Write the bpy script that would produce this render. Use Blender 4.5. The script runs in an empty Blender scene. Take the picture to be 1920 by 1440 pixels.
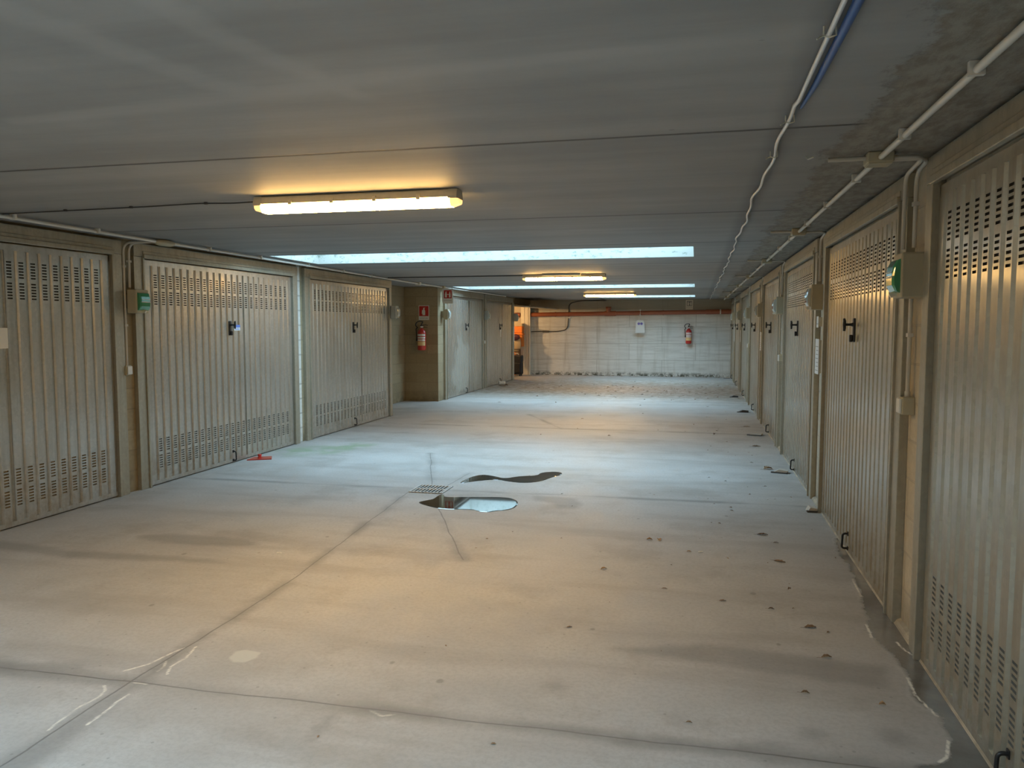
import bpy, bmesh, math, random
import numpy as np
from mathutils import Vector, Matrix
random.seed(11); np.random.seed(11)
S = bpy.context.scene
C = bpy.context.collection
PI = math.pi

# ------------------------------------------------------------------ camera, sky, exposure
F_PX = 1455.0
cam_d = bpy.data.cameras.new('camera'); cam = bpy.data.objects.new('camera', cam_d); C.objects.link(cam)
cam_d.sensor_width = 36.0; cam_d.lens = F_PX / 1920 * 36.0
cam_d.clip_start = 0.05; cam_d.clip_end = 200
cam.location = (0, 0, 1.6)
cam.rotation_euler = (math.radians(90 - 4.3234), 0, math.radians(13.3026))
S.camera = cam
SKY_STRENGTH = 9.2
LAMP_STRENGTH = 125.0      # underside of the diffusers
LAMP_SIDE = 40.0
S.view_settings.view_transform = 'Standard'
S.view_settings.look = 'None'
S.view_settings.exposure = 0.0
S.view_settings.gamma = 1.0
S.view_settings.use_curve_mapping = False
S.cycles.max_bounces = 8; S.cycles.diffuse_bounces = 5; S.cycles.glossy_bounces = 4
S.cycles.sample_clamp_indirect = 6.0
S.cycles.use_denoising = True
S.cycles.use_adaptive_sampling = True; S.cycles.adaptive_threshold = 0.015
S.cycles.caustics_reflective = False; S.cycles.caustics_refractive = False
W = bpy.data.worlds.new('overcast_sky'); S.world = W; W.use_nodes = True
bg = W.node_tree.nodes['Background']
bg.inputs[0].default_value = (0.50, 0.78, 1.0, 1); bg.inputs[1].default_value = SKY_STRENGTH

# ------------------------------------------------------------------ room measures
XL, XR, H, YB, YF = -5.26, 1.10, 2.41, 24.8, -4.0
SLAB = 0.44
SKYLIGHTS = [(-4.98, -0.04, 0.10, 1.36), (-4.88, -0.04, 8.28, 9.50), (-5.0, -0.04, 15.7, 16.97), (-2.75, -0.04, 21.45, 22.95)]
for k, (x0, x1, y0, y1) in enumerate(SKYLIGHTS):      # sampling portals where the daylight comes in
    l = bpy.data.lights.new('skylight_portal', 'AREA'); l.shape = 'RECTANGLE'; l.size = x1 - x0; l.size_y = y1 - y0
    l.cycles.is_portal = True
    o = bpy.data.objects.new('skylight_portal', l); C.objects.link(o); o.location = ((x0 + x1) / 2, (y0 + y1) / 2, H + SLAB - 0.01)

# ------------------------------------------------------------------ node helper
class NT:
    def __init__(s, name):
        s.m = bpy.data.materials.new(name); s.m.use_nodes = True
        s.t = s.m.node_tree; s.n = s.t.nodes; s.b = s.n['Principled BSDF']
    def new(s, typ, **kw):
        x = s.n.new(typ)
        for k, v in kw.items(): setattr(x, k, v)
        return x
    def put(s, sock, v):
        if v is None: return
        if isinstance(v, bpy.types.NodeSocket): s.t.links.new(v, sock)
        elif isinstance(v, (tuple, list)) and len(v) == 3 and sock.type == 'RGBA': sock.default_value = (*v, 1)
        elif isinstance(v, (int, float)) and sock.type == 'RGBA': sock.default_value = (v, v, v, 1)
        else: sock.default_value = v
    def math(s, op, a, b=None, c=None, clamp=False):
        x = s.new('ShaderNodeMath', operation=op, use_clamp=clamp)
        s.put(x.inputs[0], a); s.put(x.inputs[1], b); s.put(x.inputs[2], c)
        return x.outputs[0]
    def vmath(s, op, a, b=None, scale=None):
        x = s.new('ShaderNodeVectorMath', operation=op)
        s.put(x.inputs[0], a); s.put(x.inputs[1], b)
        if scale is not None: s.put(x.inputs['Scale'], scale)
        return x.outputs['Value'] if op in ('DOT_PRODUCT', 'LENGTH') else x.outputs['Vector']
    def mix(s, f, a, b, mode='MIX'):
        x = s.new('ShaderNodeMix', data_type='RGBA', blend_type=mode)
        s.put(x.inputs['Factor'], f); s.put(x.inputs[6], a); s.put(x.inputs[7], b)
        return x.outputs[2]
    def ramp(s, v, a, b, lo=0.0, hi=1.0):
        x = s.new('ShaderNodeMapRange', interpolation_type='SMOOTHSTEP')
        s.put(x.inputs[0], v); s.put(x.inputs[1], a); s.put(x.inputs[2], b); s.put(x.inputs[3], lo); s.put(x.inputs[4], hi)
        return x.outputs[0]
    def noise(s, vec, scale, detail=4.0, rough=0.55):
        x = s.new('ShaderNodeTexNoise'); s.put(x.inputs['Vector'], vec)
        x.inputs['Scale'].default_value = scale; x.inputs['Detail'].default_value = detail; x.inputs['Roughness'].default_value = rough
        return x.outputs[0]
    def mapping(s, vec, scale=(1, 1, 1), rot=(0, 0, 0)):
        x = s.new('ShaderNodeMapping'); s.put(x.inputs[0], vec)
        x.inputs['Scale'].default_value = scale; x.inputs['Rotation'].default_value = rot
        return x.outputs[0]
    def pos(s): return s.new('ShaderNodeNewGeometry').outputs['Position']
    def obj(s): return s.new('ShaderNodeTexCoord').outputs['Object']
    def xyz(s, v):
        x = s.new('ShaderNodeSeparateXYZ'); s.put(x.inputs[0], v); return x.outputs
    def comb(s, x, y, z):
        n = s.new('ShaderNodeCombineXYZ'); s.put(n.inputs[0], x); s.put(n.inputs[1], y); s.put(n.inputs[2], z); return n.outputs[0]
    def attr(s, name): return s.new('ShaderNodeAttribute', attribute_name=name).outputs['Fac']
    def bump(s, h, strength=0.3, dist=0.01):
        x = s.new('ShaderNodeBump'); s.put(x.inputs['Height'], h); x.inputs['Strength'].default_value = strength; x.inputs['Distance'].default_value = dist
        s.t.links.new(x.outputs[0], s.b.inputs['Normal'])
    def seg(s, p, a, b):            # distance from p to the segment a-b on the ground
        a = Vector((*a, 0)); b = Vector((*b, 0)); ba = b - a
        pa = s.vmath('SUBTRACT', p, tuple(a))
        h = s.math('DIVIDE', s.vmath('DOT_PRODUCT', pa, tuple(ba)), ba.length_squared, clamp=True)
        return s.vmath('LENGTH', s.vmath('SUBTRACT', pa, s.vmath('SCALE', tuple(ba), None, h)))
    def set(s, color=None, rough=None, metal=None, spec=None, emis=None, strength=None, trans=None, alpha=None, coat=None):
        for k, v in (('Base Color', color), ('Roughness', rough), ('Metallic', metal), ('Specular IOR Level', spec), ('Emission Color', emis),
                     ('Emission Strength', strength), ('Transmission Weight', trans), ('Alpha', alpha), ('Coat Weight', coat)):
            s.put(s.b.inputs[k], v)
        return s.m

def plain(name, color, rough=0.5, metal=0.0, var=0.12, scale=30, **kw):
    n = NT(name); p = n.obj(); f = n.noise(p, scale, 3)
    c = n.mix(f, tuple(x * (1 - var) for x in color), tuple(min(1, x * (1 + var)) for x in color))
    return n.set(color=c, rough=rough, metal=metal, **kw)

# ------------------------------------------------------------------ setting materials
def mat_floor():
    n = NT('worn_concrete_floor'); p = n.pos(); x, y, z = n.xyz(p)
    big = n.noise(p, 0.55, 5, 0.6); mid = n.noise(p, 2.6, 6, 0.62); fine = n.noise(p, 45, 4, 0.7); grit = n.noise(p, 260, 2, 0.7)
    smear = n.noise(n.mapping(p, (0.35, 1.9, 1)), 1.4, 5, 0.6)
    c = n.mix(n.ramp(big, 0.3, 0.72), (0.43, 0.415, 0.385), (0.56, 0.55, 0.53))
    c = n.mix(n.ramp(mid, 0.35, 0.7, 0, 0.55), c, (0.60, 0.59, 0.565))
    c = n.mix(n.ramp(smear, 0.48, 0.68, 0, 0.45), c, (0.33, 0.31, 0.28))
    c = n.mix(n.ramp(fine, 0.42, 0.62, 0.0, 0.22), c, (0.27, 0.26, 0.24))
    c = n.mix(n.math('MULTIPLY', grit, 0.10), c, (0.7, 0.69, 0.66))
    # pits and dark spatter
    v = n.new('ShaderNodeTexVoronoi'); n.put(v.inputs['Vector'], n.mapping(p, (1, 0.75, 1))); v.inputs['Scale'].default_value = 3.1; v.inputs['Randomness'].default_value = 1
    sp = n.math('ADD', v.outputs['Distance'], n.math('MULTIPLY', mid, 0.13))
    c = n.mix(n.ramp(sp, 0.09, 0.125, 0.55, 0), c, (0.20, 0.185, 0.16))
    # tyre-worn brownish lane edge dirt near both walls
    c = n.mix(n.ramp(n.noise(p, 1.25, 7, 0.72), 0.5, 0.66, 0, 0.35), c, (0.29, 0.265, 0.225))
    v2 = n.new('ShaderNodeTexVoronoi'); n.put(v2.inputs['Vector'], p); v2.inputs['Scale'].default_value = 9.0
    c = n.mix(n.ramp(n.math('ADD', v2.outputs['Distance'], n.math('MULTIPLY', fine, 0.12)), 0.10, 0.14, 0.45, 0), c, (0.2, 0.185, 0.16))
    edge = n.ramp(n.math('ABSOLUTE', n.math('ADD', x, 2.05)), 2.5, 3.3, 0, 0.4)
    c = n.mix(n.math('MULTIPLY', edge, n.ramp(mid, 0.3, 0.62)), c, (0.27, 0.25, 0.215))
    # dusty debris band towards the back, its brown deepened for the far lamp's yellow light
    far = n.math('MULTIPLY', n.ramp(y, 15.5, 18.5), n.ramp(y, 24.6, 21.5, 0, 1))
    c = n.mix(n.math('MULTIPLY', far, n.ramp(n.noise(p, 5.5, 6, 0.75), 0.36, 0.60, 0.15, 0.85)), c, (0.21, 0.16, 0.095))
    ed = n.ramp(y, 24.45, 24.72, 0, 1)
    c = n.mix(n.math('MULTIPLY', ed, n.ramp(n.noise(p, 9, 6, 0.75), 0.46, 0.6, 0, 0.9)), c, (0.08, 0.075, 0.05))
    # wet stains (signed distance stored on the mesh)
    wob = n.math('SUBTRACT', n.noise(p, 7, 5, 0.65), 0.5)
    wet = n.math('ADD', n.attr('wet_distance'), n.math('MULTIPLY', wob, 0.10))
    wm = n.ramp(wet, 0.012, -0.016)
    wd = n.math('MULTIPLY', wm, n.ramp(n.noise(p, 1.8, 4), 0.3, 0.65, 0.62, 1.0))
    c = n.mix(wd, c, n.mix(0.86, c, (0.075, 0.066, 0.050)))
    soft = n.math('ADD', n.attr('stain_distance'), n.math('MULTIPLY', wob, 0.09))
    sm = n.ramp(soft, 0.05, -0.05)
    c = n.mix(n.math('MULTIPLY', sm, 0.42), c, (0.19, 0.18, 0.165))
    tide = n.math('MULTIPLY', n.ramp(n.math('ABSOLUTE', n.math('SUBTRACT', wet, 0.016)), 0.011, 0.003), n.ramp(n.noise(p, 2.3, 3), 0.5, 0.62, 0, 0.22))
    c = n.mix(tide, c, (0.66, 0.64, 0.58))
    pale = n.ramp(n.math('ADD', n.attr('pale_distance'), n.math('MULTIPLY', wob, 0.05)), 0.006, -0.012)
    c = n.mix(n.math('MULTIPLY', pale, 0.75), c, (0.66, 0.66, 0.60))
    moss = n.math('MULTIPLY', n.ramp(n.attr('moss_distance'), 0.12, -0.30), n.ramp(n.noise(p, 3.5, 5), 0.4, 0.6, 0.1, 0.75))
    c = n.mix(moss, c, (0.26, 0.36, 0.21))
    crust = n.ramp(n.math('ADD', n.attr('crust_distance'), n.math('MULTIPLY', n.noise(p, 40, 3), 0.010)), 0.015, 0.007)
    c = n.mix(n.math('MULTIPLY', crust, n.ramp(n.noise(p, 14, 3), 0.25, 0.5, 0.5, 1)), c, (0.86, 0.83, 0.74))
    # saw cuts and cracks
    nz = n.new('ShaderNodeTexNoise'); n.put(nz.inputs['Vector'], p); nz.inputs['Scale'].default_value = 2.2; nz.inputs['Detail'].default_value = 5
    pw = n.vmath('ADD', n.comb(x, y, 0.0), n.vmath('MULTIPLY', n.vmath('SUBTRACT', nz.outputs['Color'], (0.5, 0.5, 0.5)), (0.05, 0.05, 0)))
    d = None
    for a, b in (((-2.42, -1), (-2.45, 4.4)), ((-2.45, 4.4), (-2.67, 6.95)), ((-5.3, 2.86), (1.1, 2.94)), ((-5.3, 7.06), (-2.6, 7.12)), ((-2.3, 7.12), (1.1, 7.2)),
                 ((-2.55, 7.28), (-3.21, 9.14)), ((-2.28, 6.6), (-1.52, 4.98)), ((-2.4, 7.3), (-2.36, 8.0)), ((-5.3, 11.85), (1.1, 11.8)), ((-2.0, 11.8), (-2.9, 13.6)), ((-5.3, 16.6), (1.1, 16.5)), ((-5.3, 20.9), (1.1, 20.8))):
        q = n.seg(pw, a, b)
        d = q if d is None else n.math('MINIMUM', d, q)
    c = n.mix(n.ramp(d, 0.0065, 0.003, 0, 0.62), c, (0.12, 0.11, 0.095))
    c = n.mix(n.math('MULTIPLY', n.ramp(d, 0.09, 0.0, 0, 0.65), n.ramp(n.noise(p, 1.3, 4), 0.4, 0.62)), c, (0.22, 0.215, 0.20))
    r = n.mix(n.math('MULTIPLY', wm, 0.9), n.ramp(mid, 0.3, 0.7, 0.46, 0.62), 0.2)
    n.bump(n.math('ADD', n.math('MULTIPLY', fine, 0.6), n.math('MULTIPLY', n.ramp(d, 0.006, 0.0), -2.0)), 0.12, 0.004)
    return n.set(color=c, rough=r, spec=0.45)

def mat_ceiling():
    n = NT('grey_precast_ceiling'); p = n.pos(); x, y, z = n.xyz(p)
    band = n.noise(n.mapping(p, (0.25, 2.2, 1)), 1.2, 6, 0.6); mid = n.noise(p, 1.1, 5, 0.6); fine = n.noise(p, 60, 3, 0.6)
    c = n.mix(n.ramp(band, 0.3, 0.7), (0.30, 0.305, 0.30), (0.40, 0.405, 0.395))
    c = n.mix(n.ramp(mid, 0.42, 0.7, 0, 0.4), c, (0.25, 0.255, 0.25))
    c = n.mix(n.math('MULTIPLY', fine, 0.12), c, (0.2, 0.2, 0.19))
    v = n.new('ShaderNodeTexVoronoi'); n.put(v.inputs['Vector'], n.mapping(p, (1, 2.0, 1))); v.inputs['Scale'].default_value = 1.7
    c = n.mix(n.ramp(v.outputs['Distance'], 0.022, 0.03, 0.5, 0), c, (0.12, 0.12, 0.11))
    # pale water marks crossing over the near bay
    pw = n.vmath('ADD', n.comb(x, y, 0.0), n.vmath('MULTIPLY', n.vmath('SUBTRACT', n.comb(mid, band, 0.0), (0.5, 0.5, 0)), (0.35, 0.25, 0)))
    w = n.math('MINIMUM', n.seg(pw, (-2.6, 2.62), (0.3, 2.35)), n.math('MINIMUM', n.seg(pw, (-1.35, 1.6), (-1.2, 2.6)), n.seg(pw, (-1.75, 1.6), (-1.55, 2.5))))
    c = n.mix(n.ramp(w, 0.10, 0.02, 0, 0.22), c, (0.55, 0.55, 0.53))
    # rough grouted strip along the right wall
    ex = n.math('ADD', x, n.math('MULTIPLY', n.math('SUBTRACT', n.noise(n.mapping(p, (1, 1.3, 1)), 3.0, 6, 0.7), 0.5), 0.34))
    strip = n.ramp(ex, 0.60, 0.635)
    rough = n.noise(n.mapping(p, (2.2, 1, 1)), 7, 7, 0.75)
    c = n.mix(strip, c, n.mix(n.ramp(rough, 0.36, 0.62), (0.22, 0.20, 0.165), (0.34, 0.325, 0.285)))
    c = n.mix(n.math('MULTIPLY', n.ramp(n.math('ABSOLUTE', n.math('SUBTRACT', ex, 0.615)), 0.05, 0.0), n.ramp(rough, 0.45, 0.6, 0, 0.6)), c, (0.12, 0.115, 0.10))
    # panel joints
    wy = n.math('ADD', y, n.math('MULTIPLY', n.math('SUBTRACT', n.noise(p, 3.0, 5, 0.7), 0.5), 0.018))
    d = None
    for yy in (1.02, 3.44, 5.84, 7.9, 10.4, 13.0, 14.6, 17.9, 20.3, 23.6):
        q = n.math('ABSOLUTE', n.math('SUBTRACT', wy, yy)); d = q if d is None else n.math('MINIMUM', d, q)
    line = n.math('MULTIPLY', n.ramp(d, 0.016, 0.010), n.ramp(ex, 0.66, 0.58))
    c = n.mix(n.math('MULTIPLY', line, 0.92), c, (0.055, 0.05, 0.042))
    c = n.mix(n.math('MULTIPLY', n.ramp(d, 0.05, 0.0, 0, 0.25), n.ramp(x, 0.6, 0.5)), c, (0.2, 0.2, 0.19))
    # sooty smudge along the cable
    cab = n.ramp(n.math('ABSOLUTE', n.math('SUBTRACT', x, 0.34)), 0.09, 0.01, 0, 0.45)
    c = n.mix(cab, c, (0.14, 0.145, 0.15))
    n.bump(n.math('ADD', n.math('MULTIPLY', rough, strip), n.math('MULTIPLY', line, -1.5)), 0.35, 0.012)
    return n.set(color=c, rough=0.62, spec=0.35)

def mat_shaft():
    n = NT('mossy_skylight_shaft'); p = n.pos()
    f = n.noise(p, 3, 5); g = n.noise(n.mapping(p, (1, 1, 2)), 13, 6, 0.75)
    c = n.mix(f, (0.38, 0.385, 0.35), (0.47, 0.475, 0.43))
    c = n.mix(n.ramp(g, 0.52, 0.66, 0, 0.75), c, (0.14, 0.18, 0.13))
    return n.set(color=c, rough=0.8)

def mat_block(name, c1, c2, mort, bw=0.5, rh=0.2, msz=0.008, bias=0.0, rough=0.85):
    n = NT(name); p = n.pos(); x, y, z = n.xyz(p)
    v = n.comb(n.math('ADD', x, y), z, 0.0)
    b = n.new('ShaderNodeTexBrick'); n.put(b.inputs['Vector'], v)
    b.inputs['Scale'].default_value = 1; b.inputs['Brick Width'].default_value = bw; b.inputs['Row Height'].default_value = rh
    b.inputs['Mortar Size'].default_value = msz; b.inputs['Mortar Smooth'].default_value = 0.3; b.inputs['Bias'].default_value = bias
    n.put(b.inputs['Color1'], c1); n.put(b.inputs['Color2'], c2); n.put(b.inputs['Mortar'], mort)
    f = n.noise(p, 28, 5, 0.7); m = n.noise(p, 1.6, 5, 0.6)
    c = n.mix(n.ramp(f, 0.3, 0.7, 0, 0.35), b.outputs['Color'], tuple(k * 0.62 for k in c1))
    c = n.mix(n.ramp(m, 0.4, 0.7, 0, 0.4), c, tuple(k * 0.75 for k in c2))
    c = n.mix(n.math('MULTIPLY', n.ramp(z, 0.3, 0.0), n.ramp(n.noise(p, 6, 5), 0.35, 0.6, 0, 0.6)), c, tuple(k * 0.4 for k in c1))
    n.bump(n.math('ADD', n.math('MULTIPLY', f, 0.5), n.math('MULTIPLY', b.outputs['Fac'], -1.2)), 0.4, 0.008)
    return n.set(color=c, rough=rough, spec=0.3)

def mat_backwall():
    n = NT('board_marked_concrete'); p = n.pos(); x, y, z = n.xyz(p)
    b = n.new('ShaderNodeTexBrick'); n.put(b.inputs['Vector'], n.comb(x, n.math('ADD', z, n.math('MULTIPLY', n.noise(p, 1.5, 3), 0.03)), 0.0))
    b.inputs['Scale'].default_value = 1; b.inputs['Brick Width'].default_value = 2.05; b.inputs['Row Height'].default_value = 0.52
    b.inputs['Mortar Size'].default_value = 0.008; b.inputs['Mortar Smooth'].default_value = 0.6
    n.put(b.inputs['Color1'], (0.78, 0.78, 0.73)); n.put(b.inputs['Color2'], (0.71, 0.71, 0.66)); n.put(b.inputs['Mortar'], (0.40, 0.39, 0.34))
    s = n.noise(n.mapping(p, (0.5, 1, 7)), 2.4, 7, 0.68)
    c = n.mix(n.ramp(s, 0.4, 0.68, 0, 0.6), b.outputs['Color'], (0.52, 0.51, 0.45))
    st = n.noise(n.mapping(p, (5, 1, 0.5)), 1.3, 5)
    c = n.mix(n.ramp(st, 0.5, 0.7, 0, 0.35), c, (0.44, 0.41, 0.33))
    g = n.noise(p, 8, 6, 0.75)
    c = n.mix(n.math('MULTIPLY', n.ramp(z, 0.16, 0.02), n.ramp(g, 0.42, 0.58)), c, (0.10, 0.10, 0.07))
    c = n.mix(n.ramp(z, 2.06, 2.10, 0, 0.8), c, (0.30, 0.27, 0.19))  # mostly shade above the daylight line, painted brown into the wall top
    n.bump(s, 0.3, 0.01)
    return n.set(color=c, rough=0.8, spec=0.3)

M = {}
M['floor'] = mat_floor(); M['ceiling'] = mat_ceiling(); M['shaft'] = mat_shaft()
M['block'] = mat_block('tan_concrete_block', (0.36, 0.285, 0.17), (0.43, 0.35, 0.22), (0.33, 0.27, 0.17))
M['plaster'] = mat_block('cream_painted_block', (0.60, 0.53, 0.40), (0.64, 0.57, 0.44), (0.52, 0.46, 0.36))
M['whiteblock'] = mat_block('white_painted_block', (0.70, 0.70, 0.64), (0.76, 0.75, 0.69), (0.48, 0.47, 0.42), bw=0.6, rh=0.2, msz=0.012)
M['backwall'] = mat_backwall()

# ------------------------------------------------------------------ galvanised sheet
def mat_zinc(name, base, metal=0.75, rough=0.36, dirt=0.5, patch=False):
    n = NT(name); o = n.obj(); x, y, z = n.xyz(o)
    rnd = n.new('ShaderNodeObjectInfo').outputs['Random']
    sh = n.vmath('ADD', o, n.comb(n.math('MULTIPLY', rnd, 31.0), n.math('MULTIPLY', rnd, 17.0), 0.0))
    v = n.new('ShaderNodeTexVoronoi'); n.put(v.inputs['Vector'], sh); v.inputs['Scale'].default_value = 42
    sp = n.xyz(v.outputs['Color'])[0]
    streak = n.noise(n.mapping(sh, (3, 9, 0.5)), 1.6, 6, 0.65); cloud = n.noise(sh, 1.5, 5, 0.6)
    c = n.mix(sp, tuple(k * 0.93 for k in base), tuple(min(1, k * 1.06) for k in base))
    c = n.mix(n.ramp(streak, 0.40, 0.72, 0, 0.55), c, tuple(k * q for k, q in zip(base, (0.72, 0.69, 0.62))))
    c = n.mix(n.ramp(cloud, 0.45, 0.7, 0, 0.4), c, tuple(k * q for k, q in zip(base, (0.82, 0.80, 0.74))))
    low = n.math('MULTIPLY', n.ramp(z, 0.75, 0.05), n.ramp(n.noise(sh, 5, 6, 0.7), 0.42, 0.66, 0, dirt))
    c = n.mix(low, c, (0.27, 0.21, 0.13))
    r = n.math('ADD', n.ramp(cloud, 0.3, 0.7, rough - 0.05, rough + 0.10), n.math('MULTIPLY', low, 0.3))
    r = n.math('ADD', r, n.math('MULTIPLY', sp, 0.02))
    m = n.math('SUBTRACT', metal, n.math('MULTIPLY', low, 0.6), clamp=True)
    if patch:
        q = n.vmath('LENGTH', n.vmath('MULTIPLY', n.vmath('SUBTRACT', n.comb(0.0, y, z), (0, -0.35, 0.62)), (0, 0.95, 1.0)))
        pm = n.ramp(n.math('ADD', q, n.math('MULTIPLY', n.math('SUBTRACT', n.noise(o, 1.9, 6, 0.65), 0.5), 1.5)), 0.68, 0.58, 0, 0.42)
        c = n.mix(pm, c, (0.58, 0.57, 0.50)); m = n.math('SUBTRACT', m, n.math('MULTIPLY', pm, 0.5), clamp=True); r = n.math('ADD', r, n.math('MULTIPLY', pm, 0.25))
    if 'sheet' in name: n.put(n.b.inputs['Coat Weight'], 0.5); n.put(n.b.inputs['Coat Roughness'], 0.16)
    return n.set(color=c, rough=r, metal=m)
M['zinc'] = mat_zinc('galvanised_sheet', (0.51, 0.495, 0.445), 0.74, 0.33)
M['zinc_grimy_lamp_tint'] = mat_zinc('galvanised_sheet_grimy_lamp_tint', (0.42, 0.39, 0.31), 0.74, 0.34, dirt=0.65)  # right doors: more grime, and the lamps' yellow cast mixed into the base
M['zinc_pale_patch'] = mat_zinc('galvanised_sheet_pale_patch', (0.51, 0.495, 0.445), 0.74, 0.33, patch=True)  # paler, rougher cloudy patch low on one leaf
M['zinc_frame'] = mat_zinc('galvanised_frame', (0.43, 0.405, 0.325), 0.55, 0.45, 0.35)
M['slot'] = plain('dark_vent_opening', (0.045, 0.038, 0.028), 0.9)
M['slot_dusty'] = plain('dusty_vent_opening', (0.26, 0.19, 0.10), 0.9)
M['slot_soft'] = plain('pressed_vent_shade', (0.22, 0.215, 0.19), 0.7, 0.3)
M['black'] = plain('black_plastic', (0.015, 0.015, 0.016), 0.4)
M['box'] = plain('beige_plastic_box', (0.47, 0.42, 0.29), 0.5, scale=9)
M['boxgrey'] = plain('grey_plastic_box', (0.50, 0.49, 0.42), 0.45, scale=9)
M['green'] = plain('green_plastic_lid', (0.05, 0.30, 0.14), 0.15, coat=0.8)
M['clearlid'] = plain('smoky_clear_lid', (0.52, 0.55, 0.50), 0.08, coat=1.0)
M['pvc'] = plain('grey_pvc_conduit', (0.56, 0.53, 0.46), 0.45, scale=6)
M['pvc_w'] = plain('pale_pvc_conduit', (0.72, 0.70, 0.64), 0.4, scale=6)
M['wire'] = plain('dark_cable', (0.06, 0.055, 0.05), 0.5)
M['silver'] = plain('silver_cable', (0.85, 0.86, 0.86), 0.3, 0.25, scale=60)
M['blue'] = plain('blue_cable_sheath', (0.03, 0.11, 0.34), 0.35)
M['tie'] = plain('white_cable_tie', (0.72, 0.70, 0.60), 0.5)
M['white'] = plain('white_paper', (0.78, 0.78, 0.74), 0.6, var=0.04)
M['cream'] = plain('cream_plastic', (0.72, 0.67, 0.55), 0.5)
M['red'] = plain('red_enamel', (0.52, 0.03, 0.02), 0.3, coat=0.5)
M['redsign'] = plain('red_sign_print', (0.50, 0.025, 0.02), 0.35, var=0.05)
M['picto'] = plain('white_sign_print', (0.80, 0.78, 0.72), 0.4, var=0.03)
M['inkgrey'] = plain('grey_sign_ink', (0.28, 0.26, 0.22), 0.5)
M['inkblue'] = plain('blue_sticker_ink', (0.12, 0.22, 0.62), 0.4)
M['purple'] = plain('violet_ink', (0.22, 0.16, 0.46), 0.4)
M['lamp_body'] = plain('pale_lamp_housing', (0.62, 0.55, 0.42), 0.5)
M['brown'] = plain('brown_drain_pipe', (0.33, 0.10, 0.045), 0.42, scale=5)
M['iron'] = plain('worn_grate_iron', (0.62, 0.61, 0.58), 0.5, 0.0)
M['pit'] = plain('drain_pit_dark', (0.012, 0.012, 0.012), 0.9)
M['orange'] = plain('orange_fabric', (0.78, 0.22, 0.03), 0.7)
M['wood'] = plain('pale_wood', (0.52, 0.40, 0.24), 0.6)
M['darkcloth'] = plain('black_luggage_fabric', (0.014, 0.014, 0.016), 0.65)
M['maroon'] = plain('dark_maroon_fabric', (0.07, 0.015, 0.03), 0.6)
M['yellowlab'] = plain('yellow_label', (0.80, 0.55, 0.25), 0.5)
M['debris'] = plain('pale_chipped_wood', (0.55, 0.50, 0.42), 0.8)
def mat_diff(name, st):
    n = NT(name); return n.set(color=(1, 0.85, 0.6), rough=0.4, emis=(1.0, 0.575, 0.175), strength=st)
M['diffuser'] = mat_diff('lit_lamp_diffuser', LAMP_STRENGTH); M['diffuser_side'] = mat_diff('lit_lamp_diffuser_side', LAMP_SIDE)
def mat_end():
    n = NT('amber_diffuser_end'); return n.set(color=(1, 0.8, 0.5), rough=0.3, emis=(1.0, 0.55, 0.18), strength=1.6)
M['diffuser_end'] = mat_end()
def mat_leaf():
    n = NT('dry_brown_leaf'); r = n.new('ShaderNodeObjectInfo').outputs['Random']; o = n.obj()
    c = n.mix(r, (0.14, 0.08, 0.04), (0.42, 0.27, 0.15)); c = n.mix(n.ramp(n.noise(o, 40, 4), 0.4, 0.7, 0, 0.6), c, (0.07, 0.045, 0.025))
    return n.set(color=c, rough=0.75)
M['leaf'] = mat_leaf()
def mat_leaf2():
    n = NT('pale_dry_leaf'); o = n.obj()
    c = n.mix(n.ramp(n.noise(o, 40, 4), 0.35, 0.7), (0.42, 0.24, 0.11), (0.62, 0.42, 0.24)); return n.set(color=c, rough=0.7)
M['leaf_tan'] = mat_leaf2()
def mat_puddle():
    n = NT('shallow_water_on_concrete'); p = n.pos(); f = n.noise(p, 5, 5)
    c = n.mix(f, (0.035, 0.032, 0.026), (0.085, 0.078, 0.062))
    n.bump(n.noise(p, 9, 2), 0.015, 0.004)
    return n.set(color=c, rough=0.03, spec=0.9, coat=1.0)
M['water'] = mat_puddle()

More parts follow.
